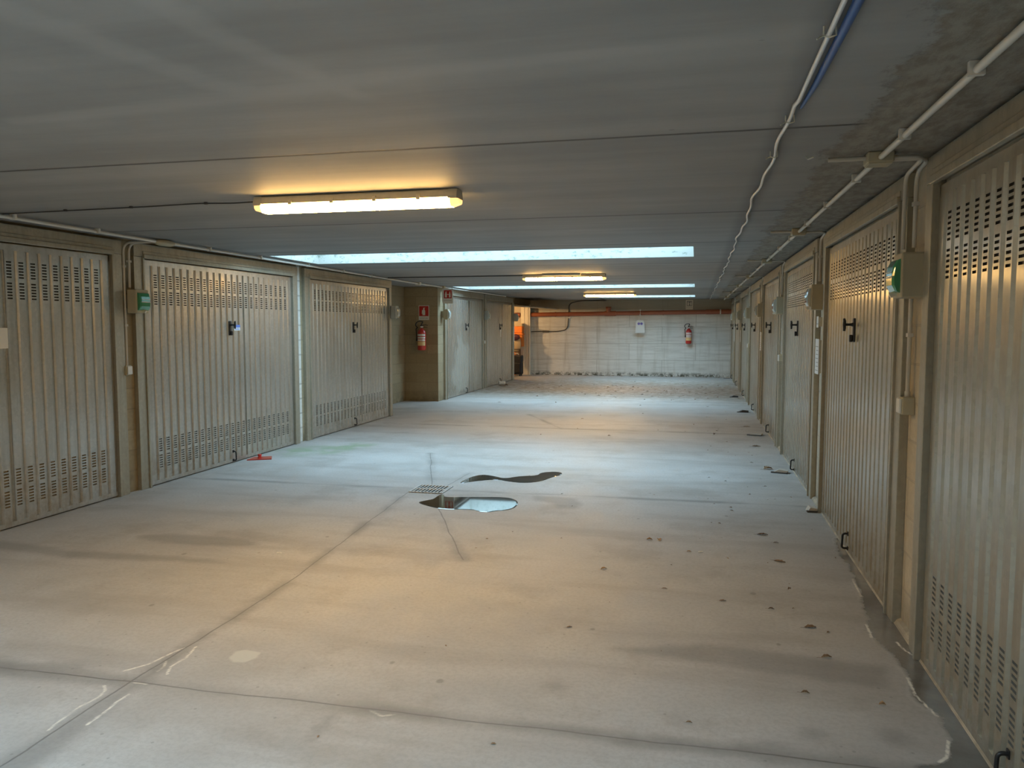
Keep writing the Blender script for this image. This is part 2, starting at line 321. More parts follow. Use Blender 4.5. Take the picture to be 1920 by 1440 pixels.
# ------------------------------------------------------------------ mesh helpers
class MB:
    def __init__(s): s.v = []; s.f = []; s.mi = []; s.sm = []
    def add(s, vs, fs, mi=0, sm=False):
        o = len(s.v); s.v += [tuple(v) for v in vs]
        for f in fs: s.f.append([i + o for i in f]); s.mi.append(mi); s.sm.append(sm)
        return s
    def box(s, x0, x1, y0, y1, z0, z1, mi=0, skip=''):
        vs = [(x, y, z) for z in (z0, z1) for y in (y0, y1) for x in (x0, x1)]
        fs = {'b': (0, 2, 3, 1), 't': (4, 5, 7, 6), 'f': (0, 1, 5, 4), 'k': (2, 6, 7, 3), 'l': (0, 4, 6, 2), 'r': (1, 3, 7, 5)}
        return s.add(vs, [v for k, v in fs.items() if k not in skip], mi)
    def bbox(s, x0, x1, y0, y1, z0, z1, r=0.006, mi=0):       # box with chamfered edges
        bm = bmesh.new(); bmesh.ops.create_cube(bm, size=1)
        for v in bm.verts: v.co = Vector(((x0 + x1) / 2 + v.co.x * (x1 - x0), (y0 + y1) / 2 + v.co.y * (y1 - y0), (z0 + z1) / 2 + v.co.z * (z1 - z0)))
        bmesh.ops.bevel(bm, geom=bm.edges[:], offset=r, segments=2, profile=0.5, affect='EDGES')
        return s.frombm(bm, mi)
    def frombm(s, bm, mi=0, sm=False):
        bm.verts.index_update()
        s.add([v.co[:] for v in bm.verts], [[v.index for v in f.verts] for f in bm.faces], mi, sm); bm.free(); return s
    def tube(s, pts, r, n=10, mi=0, caps=True):
        pts = [Vector(p) for p in pts]; rs = r if isinstance(r, (list, tuple)) else [r] * len(pts)
        rings = []; up = None
        for i, p in enumerate(pts):
            t = (pts[min(i + 1, len(pts) - 1)] - pts[max(i - 1, 0)]).normalized()
            if up is None: up = t.orthogonal().normalized()
            up = (up - t * up.dot(t)).normalized(); sd = t.cross(up)
            rings.append([p + (up * math.cos(2 * PI * k / n) + sd * math.sin(2 * PI * k / n)) * rs[i] for k in range(n)])
        vs = [v for rg in rings for v in rg]; fs = []
        for i in range(len(pts) - 1):
            for k in range(n): fs.append((i * n + k, i * n + (k + 1) % n, (i + 1) * n + (k + 1) % n, (i + 1) * n + k))
        s.add(vs, fs, mi, True)
        if caps: s.add(rings[0], [list(range(n))[::-1]], mi); s.add(rings[-1], [list(range(n))], mi)
        return s
    def lathe(s, prof, c=(0, 0, 0), n=24, mi=0, axis='z'):
        vs = []; m = len(prof)
        for k in range(n):
            a = 2 * PI * k / n
            for r, h in prof:
                q = (r * math.cos(a), r * math.sin(a), h)
                if axis == 'x': q = (h, r * math.cos(a), r * math.sin(a))
                if axis == 'y': q = (r * math.sin(a), h, r * math.cos(a))
                vs.append((c[0] + q[0], c[1] + q[1], c[2] + q[2]))
        fs = [(k * m + i, ((k + 1) % n) * m + i, ((k + 1) % n) * m + i + 1, k * m + i + 1) for k in range(n) for i in range(m - 1)]
        return s.add(vs, fs, mi, True)
    def prism(s, poly, axis, a, b, mi=0):          # poly in the two other axes (x,y,z order), swept from a to b
        def P(u, v, w): return {'x': (w, u, v), 'y': (u, w, v), 'z': (u, v, w)}[axis]
        n = len(poly); vs = [P(u, v, a) for u, v in poly] + [P(u, v, b) for u, v in poly]
        fs = [list(range(n))[::-1], list(range(n, 2 * n))] + [(i, (i + 1) % n, n + (i + 1) % n, n + i) for i in range(n)]
        return s.add(vs, fs, mi)
    def build(s, name, mats, parent=None, loc=None, fix=True):
        me = bpy.data.meshes.new(name); me.from_pydata(s.v, [], s.f)
        for m in (mats if isinstance(mats, (list, tuple)) else [mats]): me.materials.append(m)
        me.polygons.foreach_set('material_index', s.mi); me.polygons.foreach_set('use_smooth', s.sm); me.update()
        if fix:
            bm = bmesh.new(); bm.from_mesh(me); bmesh.ops.recalc_face_normals(bm, faces=bm.faces[:]); bm.to_mesh(me); bm.free()
        o = bpy.data.objects.new(name, me); C.objects.link(o)
        if parent: o.parent = parent
        if loc: o.location = loc
        return o

def tag(o, label=None, cat=None, group=None, kind=None):
    if label: o['label'] = label
    if cat: o['category'] = cat
    if group: o['group'] = group
    if kind: o['kind'] = kind
    return o
def empty(name, loc, rz=0):
    o = bpy.data.objects.new(name, None); C.objects.link(o); o.location = loc; o.rotation_euler = (0, 0, rz); o.empty_display_size = 0.1
    return o
def copy_tree(o, parent=None):
    c = o.copy(); C.objects.link(c)
    if parent: c.parent = parent
    for ch in [x for x in o.children]: copy_tree(ch, c)
    return c
def struct(o): o['kind'] = 'structure'; return o
def fillet(pts, r=0.06, n=5):
    pts = [Vector(p) for p in pts]; out = [pts[0]]
    for i in range(1, len(pts) - 1):
        a, b, c = pts[i - 1], pts[i], pts[i + 1]
        d1 = (a - b); d2 = (c - b); rr = min(r, d1.length * 0.45, d2.length * 0.45)
        p1 = b + d1.normalized() * rr; p2 = b + d2.normalized() * rr
        for k in range(n + 1):
            t = k / n; out.append(p1 * (1 - t) ** 2 + b * 2 * t * (1 - t) + p2 * t * t)
    out.append(pts[-1]); return out

# ------------------------------------------------------------------ floor with its stains
def sdpoly(P, poly):
    poly = np.array(poly); d = np.full(len(P), 1e9); inside = np.zeros(len(P), bool)
    for i in range(len(poly)):
        a = poly[i]; b = poly[(i + 1) % len(poly)]; e = b - a; w = P - a
        t = np.clip((w @ e) / (e @ e), 0, 1); d = np.minimum(d, np.linalg.norm(w - t[:, None] * e, axis=1))
        cr = ((poly[i][1] > P[:, 1]) != (b[1] > P[:, 1])) & (P[:, 0] < (b[0] - a[0]) * (P[:, 1] - a[1]) / ((b[1] - a[1]) if abs(b[1] - a[1]) > 1e-9 else 1e-9) + a[0])
        inside ^= cr
    return np.where(inside, -d, d)
def sdline(P, pts):
    d = np.full(len(P), 1e9); pts = np.array(pts)
    for a, b in zip(pts[:-1], pts[1:]):
        e = b - a; w = P - a; t = np.clip((w @ e) / max(e @ e, 1e-9), 0, 1); d = np.minimum(d, np.linalg.norm(w - t[:, None] * e, axis=1))
    return d
def ell(cx, cy, rx, ry, n=14): return [(cx + rx * math.cos(2 * PI * k / n), cy + ry * math.sin(2 * PI * k / n)) for k in range(n)]
WET = [
    [(1.046, 6.163), (0.99, 5.649), (1.019, 5.466), (0.98, 4.86), (0.929, 4.45), (0.909, 4.215), (0.962, 3.988), (0.965, 3.775), (0.95, 3.555), (0.993, 3.396), (0.983, 3.219), (0.931, 3.068), (0.89, 3.021), (0.80, 2.97), (0.8, 2.85), (1.2, 2.6), (1.2, 6.2)]]
STAIN = [
    [(0.178, 3.00), (0.3, 3.03), (0.408, 2.98), (0.6, 2.985), (0.9, 2.97), (0.9, 2.91), (0.55, 2.90), (0.284, 2.88), (0.156, 2.939)],
    [(-1.46, 7.049), (-1.257, 7.05), (-1.081, 7.046), (-0.968, 6.85), (-0.996, 6.654), (-1.142, 6.62), (-1.238, 6.808), (-1.424, 6.874)],
    [(-5.2, 4.66), (-4.714, 4.629), (-4.32, 4.555), (-3.858, 4.585), (-3.199, 4.612), (-3.071, 4.544), (-3.523, 4.486), (-4.18, 4.405), (-4.631, 4.455), (-5.2, 4.46)],
    [(-3.6, 2.98), (-3.034, 2.97), (-2.862, 3.01), (-2.594, 2.94), (-2.426, 2.94), (-2.455, 2.85), (-2.802, 2.80), (-3.6, 2.80)],
    [(-2.506, 3.504), (-2.449, 3.056), (-2.43, 2.742), (-2.45, 2.434), (-2.52, 2.0), (-2.30, 2.0), (-2.314, 2.453), (-2.365, 2.755), (-2.381, 3.043), (-2.422, 3.451)],
    ell(0.477, 3.133, 0.05, 0.045), ell(0.782, 3.177, 0.05, 0.06), ell(-1.43, 2.74, 0.02, 0.09),
    [(-0.4, 3.75), (0.85, 3.60), (0.9, 3.85), (0.1, 3.92)],
    ell(-0.58, 3.276, 0.03, 0.03), ell(-3.6, 5.0, 0.5, 0.12)]
PALE = [[(-2.173, 3.224), (-2.179, 3.292), (-2.142, 3.326), (-2.045, 3.311), (-2.037, 3.25), (-2.06, 3.195), (-2.125, 3.186)]]
MOSS = [[(-5.3, 8.9), (-5.1, 9.2), (-4.8, 9.5), (-4.4, 9.9), (-4.0, 9.6), (-4.3, 8.8), (-4.8, 8.4)]]
CRUST = [[(0.991, 5.171), (0.978, 4.835)], [(0.917, 4.387), (0.905, 4.196)], [(1.016, 4.169), (1.03, 4.07), (1.078, 3.968)], [(0.964, 3.747), (0.954, 3.569), (0.991, 3.391)],
    [(0.977, 3.197), (0.936, 3.069), (0.895, 3.022)], [(-2.561, 2.98), (-2.493, 3.075), (-2.473, 3.203), (-2.45, 3.273)], [(-2.338, 2.996), (-2.375, 3.073), (-2.368, 3.181), (-2.402, 3.301)],
    [(-2.404, 3.017), (-2.406, 3.066), (-2.436, 3.119)], [(-2.54, 2.839), (-2.497, 2.798), (-2.48, 2.739), (-2.495, 2.651), (-2.482, 2.518), (-2.469, 2.458)],
    [(-2.354, 2.531), (-2.36, 2.648), (-2.375, 2.727), (-2.371, 2.794)], [(-2.431, 2.892), (-2.364, 2.894)], [(-1.291, 2.9), (-1.23, 2.869), (-1.181, 2.892)]]
def make_floor():
    xs = np.concatenate([np.linspace(-8.6, -5.4, 9), np.arange(-5.3, -2.7, 0.04), np.arange(-2.7, -1.1, 0.012), np.arange(-1.1, 0.3, 0.03), np.arange(0.3, 1.11, 0.012), np.linspace(1.14, 1.3, 3)])
    ys = np.concatenate([np.linspace(YF - 0.2, 1.8, 12), np.arange(1.85, 5.3, 0.012), np.arange(5.3, 9.5, 0.03), np.arange(9.5, 25.0, 0.12), [25.2]])
    nx, ny = len(xs), len(ys); X, Y = np.meshgrid(xs, ys)
    P = np.stack([X.ravel(), Y.ravel()], 1); co = np.zeros((len(P), 3), np.float32); co[:, :2] = P
    i = np.arange((ny - 1) * (nx - 1)); r, c = i // (nx - 1), i % (nx - 1); a = r * nx + c
    q = np.stack([a, a + 1, a + nx + 1, a + nx], 1).astype(np.int32)
    me = bpy.data.meshes.new('floor'); me.vertices.add(len(P)); me.vertices.foreach_set('co', co.ravel())
    me.loops.add(q.size); me.loops.foreach_set('vertex_index', q.ravel())
    me.polygons.add(len(q)); me.polygons.foreach_set('loop_start', np.arange(0, q.size, 4, dtype=np.int32)); me.polygons.foreach_set('loop_total', np.full(len(q), 4, np.int32))
    me.update(calc_edges=True)
    for nm, sets, fn in (('wet_distance', WET, sdpoly), ('stain_distance', STAIN, sdpoly), ('pale_distance', PALE, sdpoly), ('moss_distance', MOSS, sdpoly), ('crust_distance', CRUST, sdline)):
        d = np.full(len(P), 5.0)
        for s_ in sets: d = np.minimum(d, fn(P, s_))
        at = me.attributes.new(nm, 'FLOAT', 'POINT'); at.data.foreach_set('value', d.astype(np.float32))
    me.materials.append(M['floor'])
    o = bpy.data.objects.new('floor', me); C.objects.link(o); tag(o, 'pale worn concrete floor with joints, stains and wet marks', 'floor', kind='structure')
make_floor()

# ------------------------------------------------------------------ ceiling slab with the skylight openings
def make_ceiling():
    xs = sorted({-8.6, XL - 0.0, XR + 0.2} | {s[0] for s in SKYLIGHTS} | {s[1] for s in SKYLIGHTS})
    ys = sorted({YF - 0.2, 25.2} | {s[2] for s in SKYLIGHTS} | {s[3] for s in SKYLIGHTS})
    def hole(x, y): return any(a < x < b and c < y < d for a, b, c, d in SKYLIGHTS)
    m = MB(); t = H + SLAB
    for i in range(len(xs) - 1):
        for j in range(len(ys) - 1):
            x0, x1, y0, y1 = xs[i], xs[i + 1], ys[j], ys[j + 1]
            if hole((x0 + x1) / 2, (y0 + y1) / 2): continue
            m.add([(x0, y0, H), (x1, y0, H), (x1, y1, H), (x0, y1, H)], [(3, 2, 1, 0)])
            m.add([(x0, y0, t), (x1, y0, t), (x1, y1, t), (x0, y1, t)], [(0, 1, 2, 3)])
    for a, b, c, d in SKYLIGHTS:
        m.add([(a, c, H), (b, c, H), (b, c, t), (a, c, t)], [(0, 1, 2, 3)], 1); m.add([(a, d, H), (b, d, H), (b, d, t), (a, d, t)], [(3, 2, 1, 0)], 1)
        m.add([(a, c, H), (a, d, H), (a, d, t), (a, c, t)], [(3, 2, 1, 0)], 1); m.add([(b, c, H), (b, d, H), (b, d, t), (b, c, t)], [(0, 1, 2, 3)], 1)
    x0, x1, y0, y1 = xs[0], xs[-1], ys[0], ys[-1]
    m.add([(x0, y0, H), (x1, y0, H), (x1, y0, t), (x0, y0, t)], [(0, 1, 2, 3)]); m.add([(x0, y1, H), (x1, y1, H), (x1, y1, t), (x0, y1, t)], [(3, 2, 1, 0)])
    m.add([(x0, y0, H), (x0, y1, H), (x0, y1, t), (x0, y0, t)], [(3, 2, 1, 0)]); m.add([(x1, y0, H), (x1, y1, H), (x1, y1, t), (x1, y0, t)], [(0, 1, 2, 3)])
    o = m.build('ceiling', [M['ceiling'], M['shaft']], fix=False)
    tag(o, 'low grey concrete ceiling with wide skylight openings', 'ceiling', kind='structure')
make_ceiling()

# ------------------------------------------------------------------ walls
RW = 0.16                         # wall thickness
G0, G1 = 22.35, 24.62             # the garage standing open
m = MB(); m.box(XR, XR + RW, YF, YB + 0.2, 0, H); tag(m.build('wall_right', M['plaster']), 'right-hand block wall between the garage doors', 'wall', kind='structure')
m = MB(); m.box(XL - RW, XL, YF, 9.4, 0, H); m.box(XL - RW, XL, 9.40, 12.93, 0, H)
m.box(XL - RW, XL, 15.66, G0, 0, H); m.box(XL - RW, XL, G1, YB, 0, H); m.box(XL - RW, XL, G0, G1, 2.24, H)
tag(m.build('wall_left', M['block']), 'left-hand tan block wall between the garage doors', 'wall', kind='structure')
m = MB(); m.box(-6.16, -6.0, 12.6, 15.66, 0, H); m.box(-6.0, XL - RW, 12.77, 12.93, 0, H); m.box(-6.0, XL, 15.5, 15.66, 0, H)
tag(m.build('wall_recess', M['block']), 'tan block walls of the recess on the left', 'wall', kind='structure')
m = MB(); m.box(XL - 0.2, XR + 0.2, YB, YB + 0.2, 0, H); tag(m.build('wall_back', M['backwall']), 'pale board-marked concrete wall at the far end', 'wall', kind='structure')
m = MB(); m.box(XL - 0.2, XR + 0.2, YF - 0.15, YF, 0, H); tag(m.build('wall_front', M['plaster']), 'block wall behind the photographer', 'wall', kind='structure')
m = MB(); m.box(-8.5, -8.34, G0 - 0.3, 25.1, 0, H); m.box(-8.34, XL - RW, G0 - 0.3, G0 - 0.14, 0, H); m.box(-8.34, XL - RW, YB + 0.02, YB + 0.2, 0, H)
tag(m.build('wall_garage', M['plaster']), 'cream walls inside the open garage', 'wall', kind='structure')
# white painted block edge between the second and third doors on the left
m = MB(); m.box(XL, XL + 0.012, 9.575, 9.66, 0, H); tag(m.build('trim_1', M['whiteblock']), 'strip of white painted blocks between two garage doors on the left', 'trim', kind='structure')
m = MB(); m.box(XL, XL + 0.012, 12.90, 12.925, 0, H)
tag(m.build('trim_2', M['whiteblock']), 'white painted wall corner beside the recess', 'trim', kind='structure')
# low mortar lip along the right doors
m = MB(); m.prism([(XR, 0), (XR - 0.035, 0), (XR - 0.02, 0.022), (XR, 0.03)], 'y', 0.5, YB)
tag(m.build('baseboard_right', M['plaster']), 'low mortar lip at the foot of the right-hand doors', 'lip', kind='structure')

# ------------------------------------------------------------------ garage doors (local: +X faces the corridor, Y along the wall)
def leaf_mesh(Wd, Hd, vents=3):
    n = max(4, round(Wd / 0.115)); p = Wd / n; m = MB()
    flat, gro = p * 0.60, p * 0.24; sl = (p - flat - gro) / 2; xo, xi = 0.031, 0.016
    def rows(z0):
        r = []
        for g in range(2):
            for k in range(6): r.append(z0 + g * 0.165 + k * 0.0235)
        return r
    slots = (rows(0.17) if vents & 1 else []) + (rows(Hd - 0.43) if vents & 2 else []); sh = 0.0115
    ZB = 0.05
    for i in range(n):
        y0 = -Wd / 2 + i * p; g2 = gro / 2
        ya, yb, yc, yd = y0 + g2, y0 + g2 + sl, y0 + g2 + sl + flat, y0 + p - g2
        for (a, xa, b, xb) in ((y0, xi, ya, xi), (ya, xi, yb, xo), (yc, xo, yd, xi), (yd, xi, y0 + p, xi)):
            m.add([(xa, a, ZB), (xb, b, ZB), (xb, b, Hd - ZB), (xa, a, Hd - ZB)], [(0, 1, 2, 3)])
        if vents and 1 <= i < n - 1:
            s0, s1 = yb + flat * 0.16, yc - flat * 0.16; z = ZB
            for zs in slots:
                m.add([(xo, yb, z), (xo, yc, z), (xo, yc, zs), (xo, yb, zs)], [(0, 1, 2, 3)])
                m.add([(xo, yb, zs), (xo, s0, zs), (xo, s0, zs + sh), (xo, yb, zs + sh)], [(0, 1, 2, 3)])
                m.add([(xo, s1, zs), (xo, yc, zs), (xo, yc, zs + sh), (xo, s1, zs + sh)], [(0, 1, 2, 3)])
                q = [(xo, s0, zs), (xo, s1, zs), (xo, s1, zs + sh), (xo, s0, zs + sh)]; xb = xo - 0.011
                mi = 1 if zs > 1 else 2
                w = [(xb, s0, zs), (xb, s1, zs), (xb, s1, zs + sh), (xb, s0, zs + sh)]
                m.add(q + w, [(0, 4, 5, 1), (1, 5, 6, 2), (3, 2, 6, 7), (0, 3, 7, 4), (4, 7, 6, 5)], mi); z = zs + sh
            m.add([(xo, yb, z), (xo, yc, z), (xo, yc, Hd - ZB), (xo, yb, Hd - ZB)], [(0, 1, 2, 3)])
        else:
            m.add([(xo, yb, ZB), (xo, yc, ZB), (xo, yc, Hd - ZB), (xo, yb, Hd - ZB)], [(0, 1, 2, 3)])
    # one seam between two sheets, bottom rail, top rail, side folds, back sheet
    m.box(0.018, 0.0325, 0.30, 0.303, ZB, Hd - ZB)
    m.box(0.002, 0.030, -Wd / 2, Wd / 2, 0.012, ZB); m.box(0.002, 0.026, -Wd / 2, Wd / 2, Hd - ZB, Hd)
    m.box(0.002, 0.026, -Wd / 2, -Wd / 2 + 0.012, 0.012, Hd); m.box(0.002, 0.026, Wd / 2 - 0.012, Wd / 2, 0.012, Hd)
    m.box(0.002, 0.006, -Wd / 2, Wd / 2, 0.012, Hd)
    return m
def handle_parts(root, yp=0.0, y=0.0):
    m = MB(); m.bbox(0.026, 0.044, y - 0.021, y + 0.021, 1.485, 1.65, 0.006); m.bbox(0.044, 0.066, y - 0.013, y + 0.013, 1.485, 1.535, 0.005)
    h = m.build('lock_plate', M['black'], root)
    m = MB(); m.tube([(0.04, y, 1.605), (0.06, y, 1.605), (0.088, y, 1.605), (0.096, y, 1.605)], [0.016, 0.009, 0.009, 0.014], 12)
    m.tube([(0.100, y, 1.560), (0.098, y, 1.58), (0.099, y, 1.605), (0.098, y, 1.63), (0.102, y, 1.648)], [0.008, 0.0105, 0.012, 0.0105, 0.008], 10)
    m.build('grip', M['black'], h)
    y = yp
    m = MB(); m.tube(fillet([(0.022, y, 0.135), (0.066, y, 0.135), (0.070, y, 0.03), (0.03, y, 0.03)], 0.026, 5), 0.0075, 10)
    m.box(0.024, 0.036, y - 0.012, y + 0.012, 0.12, 0.15); m.box(0.024, 0.036, y - 0.012, y + 0.012, 0.018, 0.045)
    m.build('pull_handle', M['black'], root)
LEAF = {}
def door(nr, x, yc, Wd, side, label, jw=0.14, dusty=False, Hd=2.235, vents=3, group=None):
    rz = 0 if side == 'l' else PI
    root = empty('door_%d' % nr, (x, yc, 0), rz)
    tag(root, label, 'garage door', group, 'structure')
    key = (side, round(Wd, 3), dusty, vents)
    if key not in LEAF:
        LEAF[key] = leaf_mesh(Wd, Hd, vents).build('leaf', [M['zinc' if side == 'l' else 'zinc_grimy_lamp_tint'], M['slot'], M['slot_dusty'] if dusty else M['slot_soft']], root, fix=True)
    else:
        o = LEAF[key].copy(); C.objects.link(o); o.parent = root
    for sg, nm in ((-1, 'jamb'), (1, 'jamb')):
        m = MB(); a, b = sorted((sg * (Wd / 2 + 0.004), sg * (Wd / 2 + jw)))
        m.bbox(0.0, 0.045, a, b, 0.0, 2.26, 0.003)
        e0, e1 = sorted((sg * (Wd / 2 + 0.004), sg * (Wd / 2 + 0.028))); m.bbox(0.04, 0.058, e0, e1, 0.0, 2.26, 0.003)
        m.build(nm, M['zinc_frame'], root)
    m = MB(); m.bbox(0.0, 0.048, -Wd / 2 - jw, Wd / 2 + jw, 2.262, 2.385, 0.003); m.bbox(0.04, 0.068, -Wd / 2 - 0.02, Wd / 2 + 0.02, 2.245, 2.285, 0.004)
    m.bbox(0.04, 0.056, -Wd / 2 - 0.02, Wd / 2 + 0.02, 2.285, 2.315, 0.003)
    m.build('header', M['zinc_frame'], root)
    handle_parts(root, -0.24 if nr == 7 else 0.0)
    return root
GL, GR = 'garage doors in the left-hand wall', 'garage doors in the right-hand wall'
dA = door(1, XL, 4.70, 2.84, 'l', 'nearest left garage door, cut by the left photo edge, with brown dusty lower vents', dusty=True, group=GL)
dB = door(2, XL, 7.98, 2.84, 'l', 'second ribbed garage door on the left, with a blue and white sticker beside its handle', group=GL)
dC = door(3, XL, 11.30, 2.84, 'l', 'third ribbed garage door on the left, the last before the recess with the extinguisher', group=GL)
dD = door(4, XL, 17.42, 2.84, 'l', 'left garage door just beyond the recess, with a pale cloudy patch on its lower half', group=GL, vents=False)
dE = door(5, XL, 20.65, 2.84, 'l', 'left garage door with a white paper label below its handle, next to the open garage', group=GL, vents=False)
rl = ['nearest right-hand garage door, cut by the right photo edge, with large vent slots',
      'second right-hand garage door, just beyond the green-lidded socket box',
      'third right-hand garage door, with a white notice on the near jamb',
      'fourth right-hand garage door, the one beyond the first grey round-lidded box',
      'fifth right-hand garage door, counted from the camera, beside the second narrow white notice',
      'sixth right-hand garage door, counted from the camera',
      'seventh right-hand garage door, the last full-width one before the far wall',
      'narrow last right-hand garage door against the pale far wall']
RY = [2.64, 5.78, 8.86, 11.94, 15.02, 18.10, 21.18, 23.80]
for k, y in enumerate(RY):
    door(7 + k, XR, y, 2.62 if k == 0 else (2.38 if k < 7 else 1.55), 'r', rl[k], jw=0.15, group=GR, vents=(3, 2, 2)[k] if k < 3 else 0)
# stickers and the pale patch
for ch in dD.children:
    if ch.name.startswith('leaf'): ch.data = ch.data.copy(); ch.data.materials[0] = M['zinc_pale_patch']
s = MB(); s.box(0.031, 0.0325, 0.080, 0.205, 1.575, 1.605); so = s.build('sticker', [M['inkblue']], dB); so['label'] = 'blue and white sticker'
s = MB(); s.box(0.031, 0.0325, 0.083, 0.205, 1.540, 1.575); s.box(0.0325, 0.033, 0.097, 0.190, 1.550, 1.556, 1); s.box(0.0325, 0.033, 0.10, 0.18, 1.562, 1.566, 1); s.build('sticker_strip', [M['white'], M['inkblue']], so)
s = MB(); s.box(0.031, 0.033, 0.22, 0.30, 1.42, 1.58); s.build('paper_label', M['white'], dA)
s = MB(); s.box(0.031, 0.033, 0.06, 0.16, 1.28, 1.50); s.build('paper_label', M['white'], dE)
# open garage: frame in the wall, its leaf swung up under the ceiling
root = empty('door_6', (XL, (G0 + G1) / 2, 0)); tag(root, 'garage door swung up open at the far left, its edge sticking out under the ceiling', 'garage door', GL, 'structure')
WG = G1 - G0
m = MB(); m.bbox(0, 0.045, -WG / 2 - 0.14, -WG / 2, 0, 2.26, 0.003); m.build('jamb', M['zinc_frame'], root)
m = MB()
for k in range(4): m.bbox(-0.26 + k * 0.062, -0.262 + (k + 1) * 0.062, WG / 2 - 0.03 - (k % 2) * 0.012, WG / 2 + 0.01, 0, 2.24, 0.003)
m.bbox(0, 0.05, WG / 2 - 0.05, WG / 2 + 0.10, 0, 2.26, 0.003)
m.build('jamb', M['cream'], root)
lf = leaf_mesh(WG - 0.06, 2.2, False).build('leaf', [M['zinc'], M['slot'], M['slot_soft']], root)
lf.location = (-1.20, 0, 2.28); lf.rotation_euler = (0, math.radians(94.0), 0)

# ------------------------------------------------------------------ fluorescent lamps
def lamp(x0, x1, y, label, spacer=False):
    xc = (x0 + x1) / 2; L = (x1 - x0) / 2
    root = empty('fluorescent_lamp', (xc, y, H)); tag(root, label, 'lamp', 'fluorescent lamps along the ceiling')
    m = MB(); prof = [(-0.055, -0.012), (-0.045, -0.004), (0.045, -0.004), (0.055, -0.012), (0.062, -0.052), (-0.062, -0.052)]
    m.prism(prof, 'x', -L + 0.015, L - 0.015); m.build('housing', M['lamp_body'], root)
    for sg in (-1, 1):
        m = MB(); m.prism([(-0.066, -0.060), (-0.066, -0.045), (-0.052, -0.004), (0.052, -0.004), (0.066, -0.045), (0.066, -0.060)], 'x', sg * (L - 0.055), sg * L)
        m.build('end_cap', M['lamp_body'], root)
    m = MB(); pr = [(-0.058, -0.0525), (0.058, -0.0525), (0.056, -0.078), (0.036, -0.102), (-0.036, -0.102), (-0.056, -0.078)]
    m.prism(pr, 'x', -L + 0.045, L - 0.045)
    m.mi = [0 if all(abs(m.v[i][2] + 0.102) < 1e-4 for i in f) else 1 for f in m.f]
    m.build('diffuser', [M['diffuser'], M['diffuser_side']], root)
    for sg in (-1, 1):
        m = MB(); a = [(y_, z_) for y_, z_ in pr]; b = [(y_ * 0.8, -0.0605 + (z_ + 0.0525) * 0.55) for y_, z_ in pr]
        n = len(pr); vs = [(sg * (L - 0.0449), u, v) for u, v in a] + [(sg * (L + 0.004), u, v) for u, v in b]
        m.add(vs, [tuple(range(n)), tuple(range(n, 2 * n))] + [(i, (i + 1) % n, n + (i + 1) % n, n + i) for i in range(n)])
        m.build('diffuser_end', M['diffuser_end'], root)
    for t in (-0.62, -0.2, 0.22, 0.64):
        for sg in (-1, 1):
            m = MB(); m.bbox(t * L - 0.012, t * L + 0.012, sg * 0.064 - 0.004, sg * 0.064 + 0.004, -0.062, -0.03, 0.002); m.build('clip', M['lamp_body'], root)
    return root
lamp(-2.72, -1.385, 4.50, 'nearest long fluorescent ceiling lamp glowing warm yellow')
lamp(-2.71, -1.39, 12.25, 'middle of the three lit ceiling lamps, between the two nearer skylights')
lamp(-2.74, -1.45, 19.4, 'farthest of the three lit ceiling lamps, nearest the back wall')
lamp(-2.72, -1.39, -1.9, 'fluorescent ceiling lamp behind the photographer')
m = MB(); m.bbox(-2.38, -1.76, 12.06, 12.12, H - 0.035, H - 0.001, 0.012)
tag(m.build('mounting_strip', M['lamp_body']), 'short pale mounting strip on the ceiling beside the middle lamp', 'strip')

# ------------------------------------------------------------------ conduits, cables, junction boxes
def pipe(name, pts, r, mat, label, cat='conduit', group=None, fil=0.06, clips=None, cl_r=1.7):
    m = MB(); m.tube(fillet(pts, fil), r, 12)
    o = m.build(name, mat); tag(o, label, cat, group)
    for c_, ax in (clips or []):
        k = MB()
        if ax == 'y': k.box(c_[0] - r * cl_r, c_[0] + r * cl_r, c_[1] - 0.01, c_[1] + 0.01, c_[2] - r * 1.2, min(H - 0.001, c_[2] + r * 2.0))
        elif ax == 'x': k.box(c_[0] - 0.01, c_[0] + 0.01, c_[1] - r * cl_r, c_[1] + r * cl_r, c_[2] - r * 1.2, min(H - 0.001, c_[2] + r * 2.0))
        else: k.box(c_[0] - r * 1.3, c_[0] + r * 1.3, c_[1] - r * cl_r, c_[1] + r * cl_r, c_[2] - 0.01, c_[2] + 0.01)
        k.build('pipe_clip', mat, o)
    return o
zc = H - 0.028
pts = [(0.80, 1.0, zc), (0.83, 4.0, zc)]
JR = [4.03, 6.98, 10.0, 13.1, 16.2, 19.3, 22.35]
prev = 0.6
for k, yj in enumerate(JR + [YB - 0.05]):
    nm = 'pale conduit on the right of the ceiling, ' + ('nearest length, running out of the top corner' if k == 0 else 'length number %s from the camera' % ['one', 'two', 'three', 'four', 'five', 'six', 'seven', 'eight'][k])
    nm = ['nearest length of the pale ceiling conduit on the right, leaving by the upper right corner', 'pale right ceiling conduit between the first and second junction boxes',
          'pale right ceiling conduit between the second and third junction boxes', 'pale right ceiling conduit between the third and fourth junction boxes',
          'pale right ceiling conduit between the fourth and fifth junction boxes', 'pale right ceiling conduit between the fifth and sixth junction boxes',
          'pale right ceiling conduit between the sixth and seventh junction boxes', 'last length of the pale right ceiling conduit, reaching the far wall'][k]
    y0, y1 = prev, yj - 0.05
    n = max(1, int((y1 - y0) / 0.8)); cl = [((0.825, y0 + (i + 0.5) * (y1 - y0) / n, zc), 'y') for i in range(n)]
    pipe('ceiling_conduit', [(0.825, y0, zc), (0.825, y1, zc)], 0.0135, M['pvc_w'], nm, group='right ceiling conduit lengths', clips=cl)
    prev = yj + 0.05
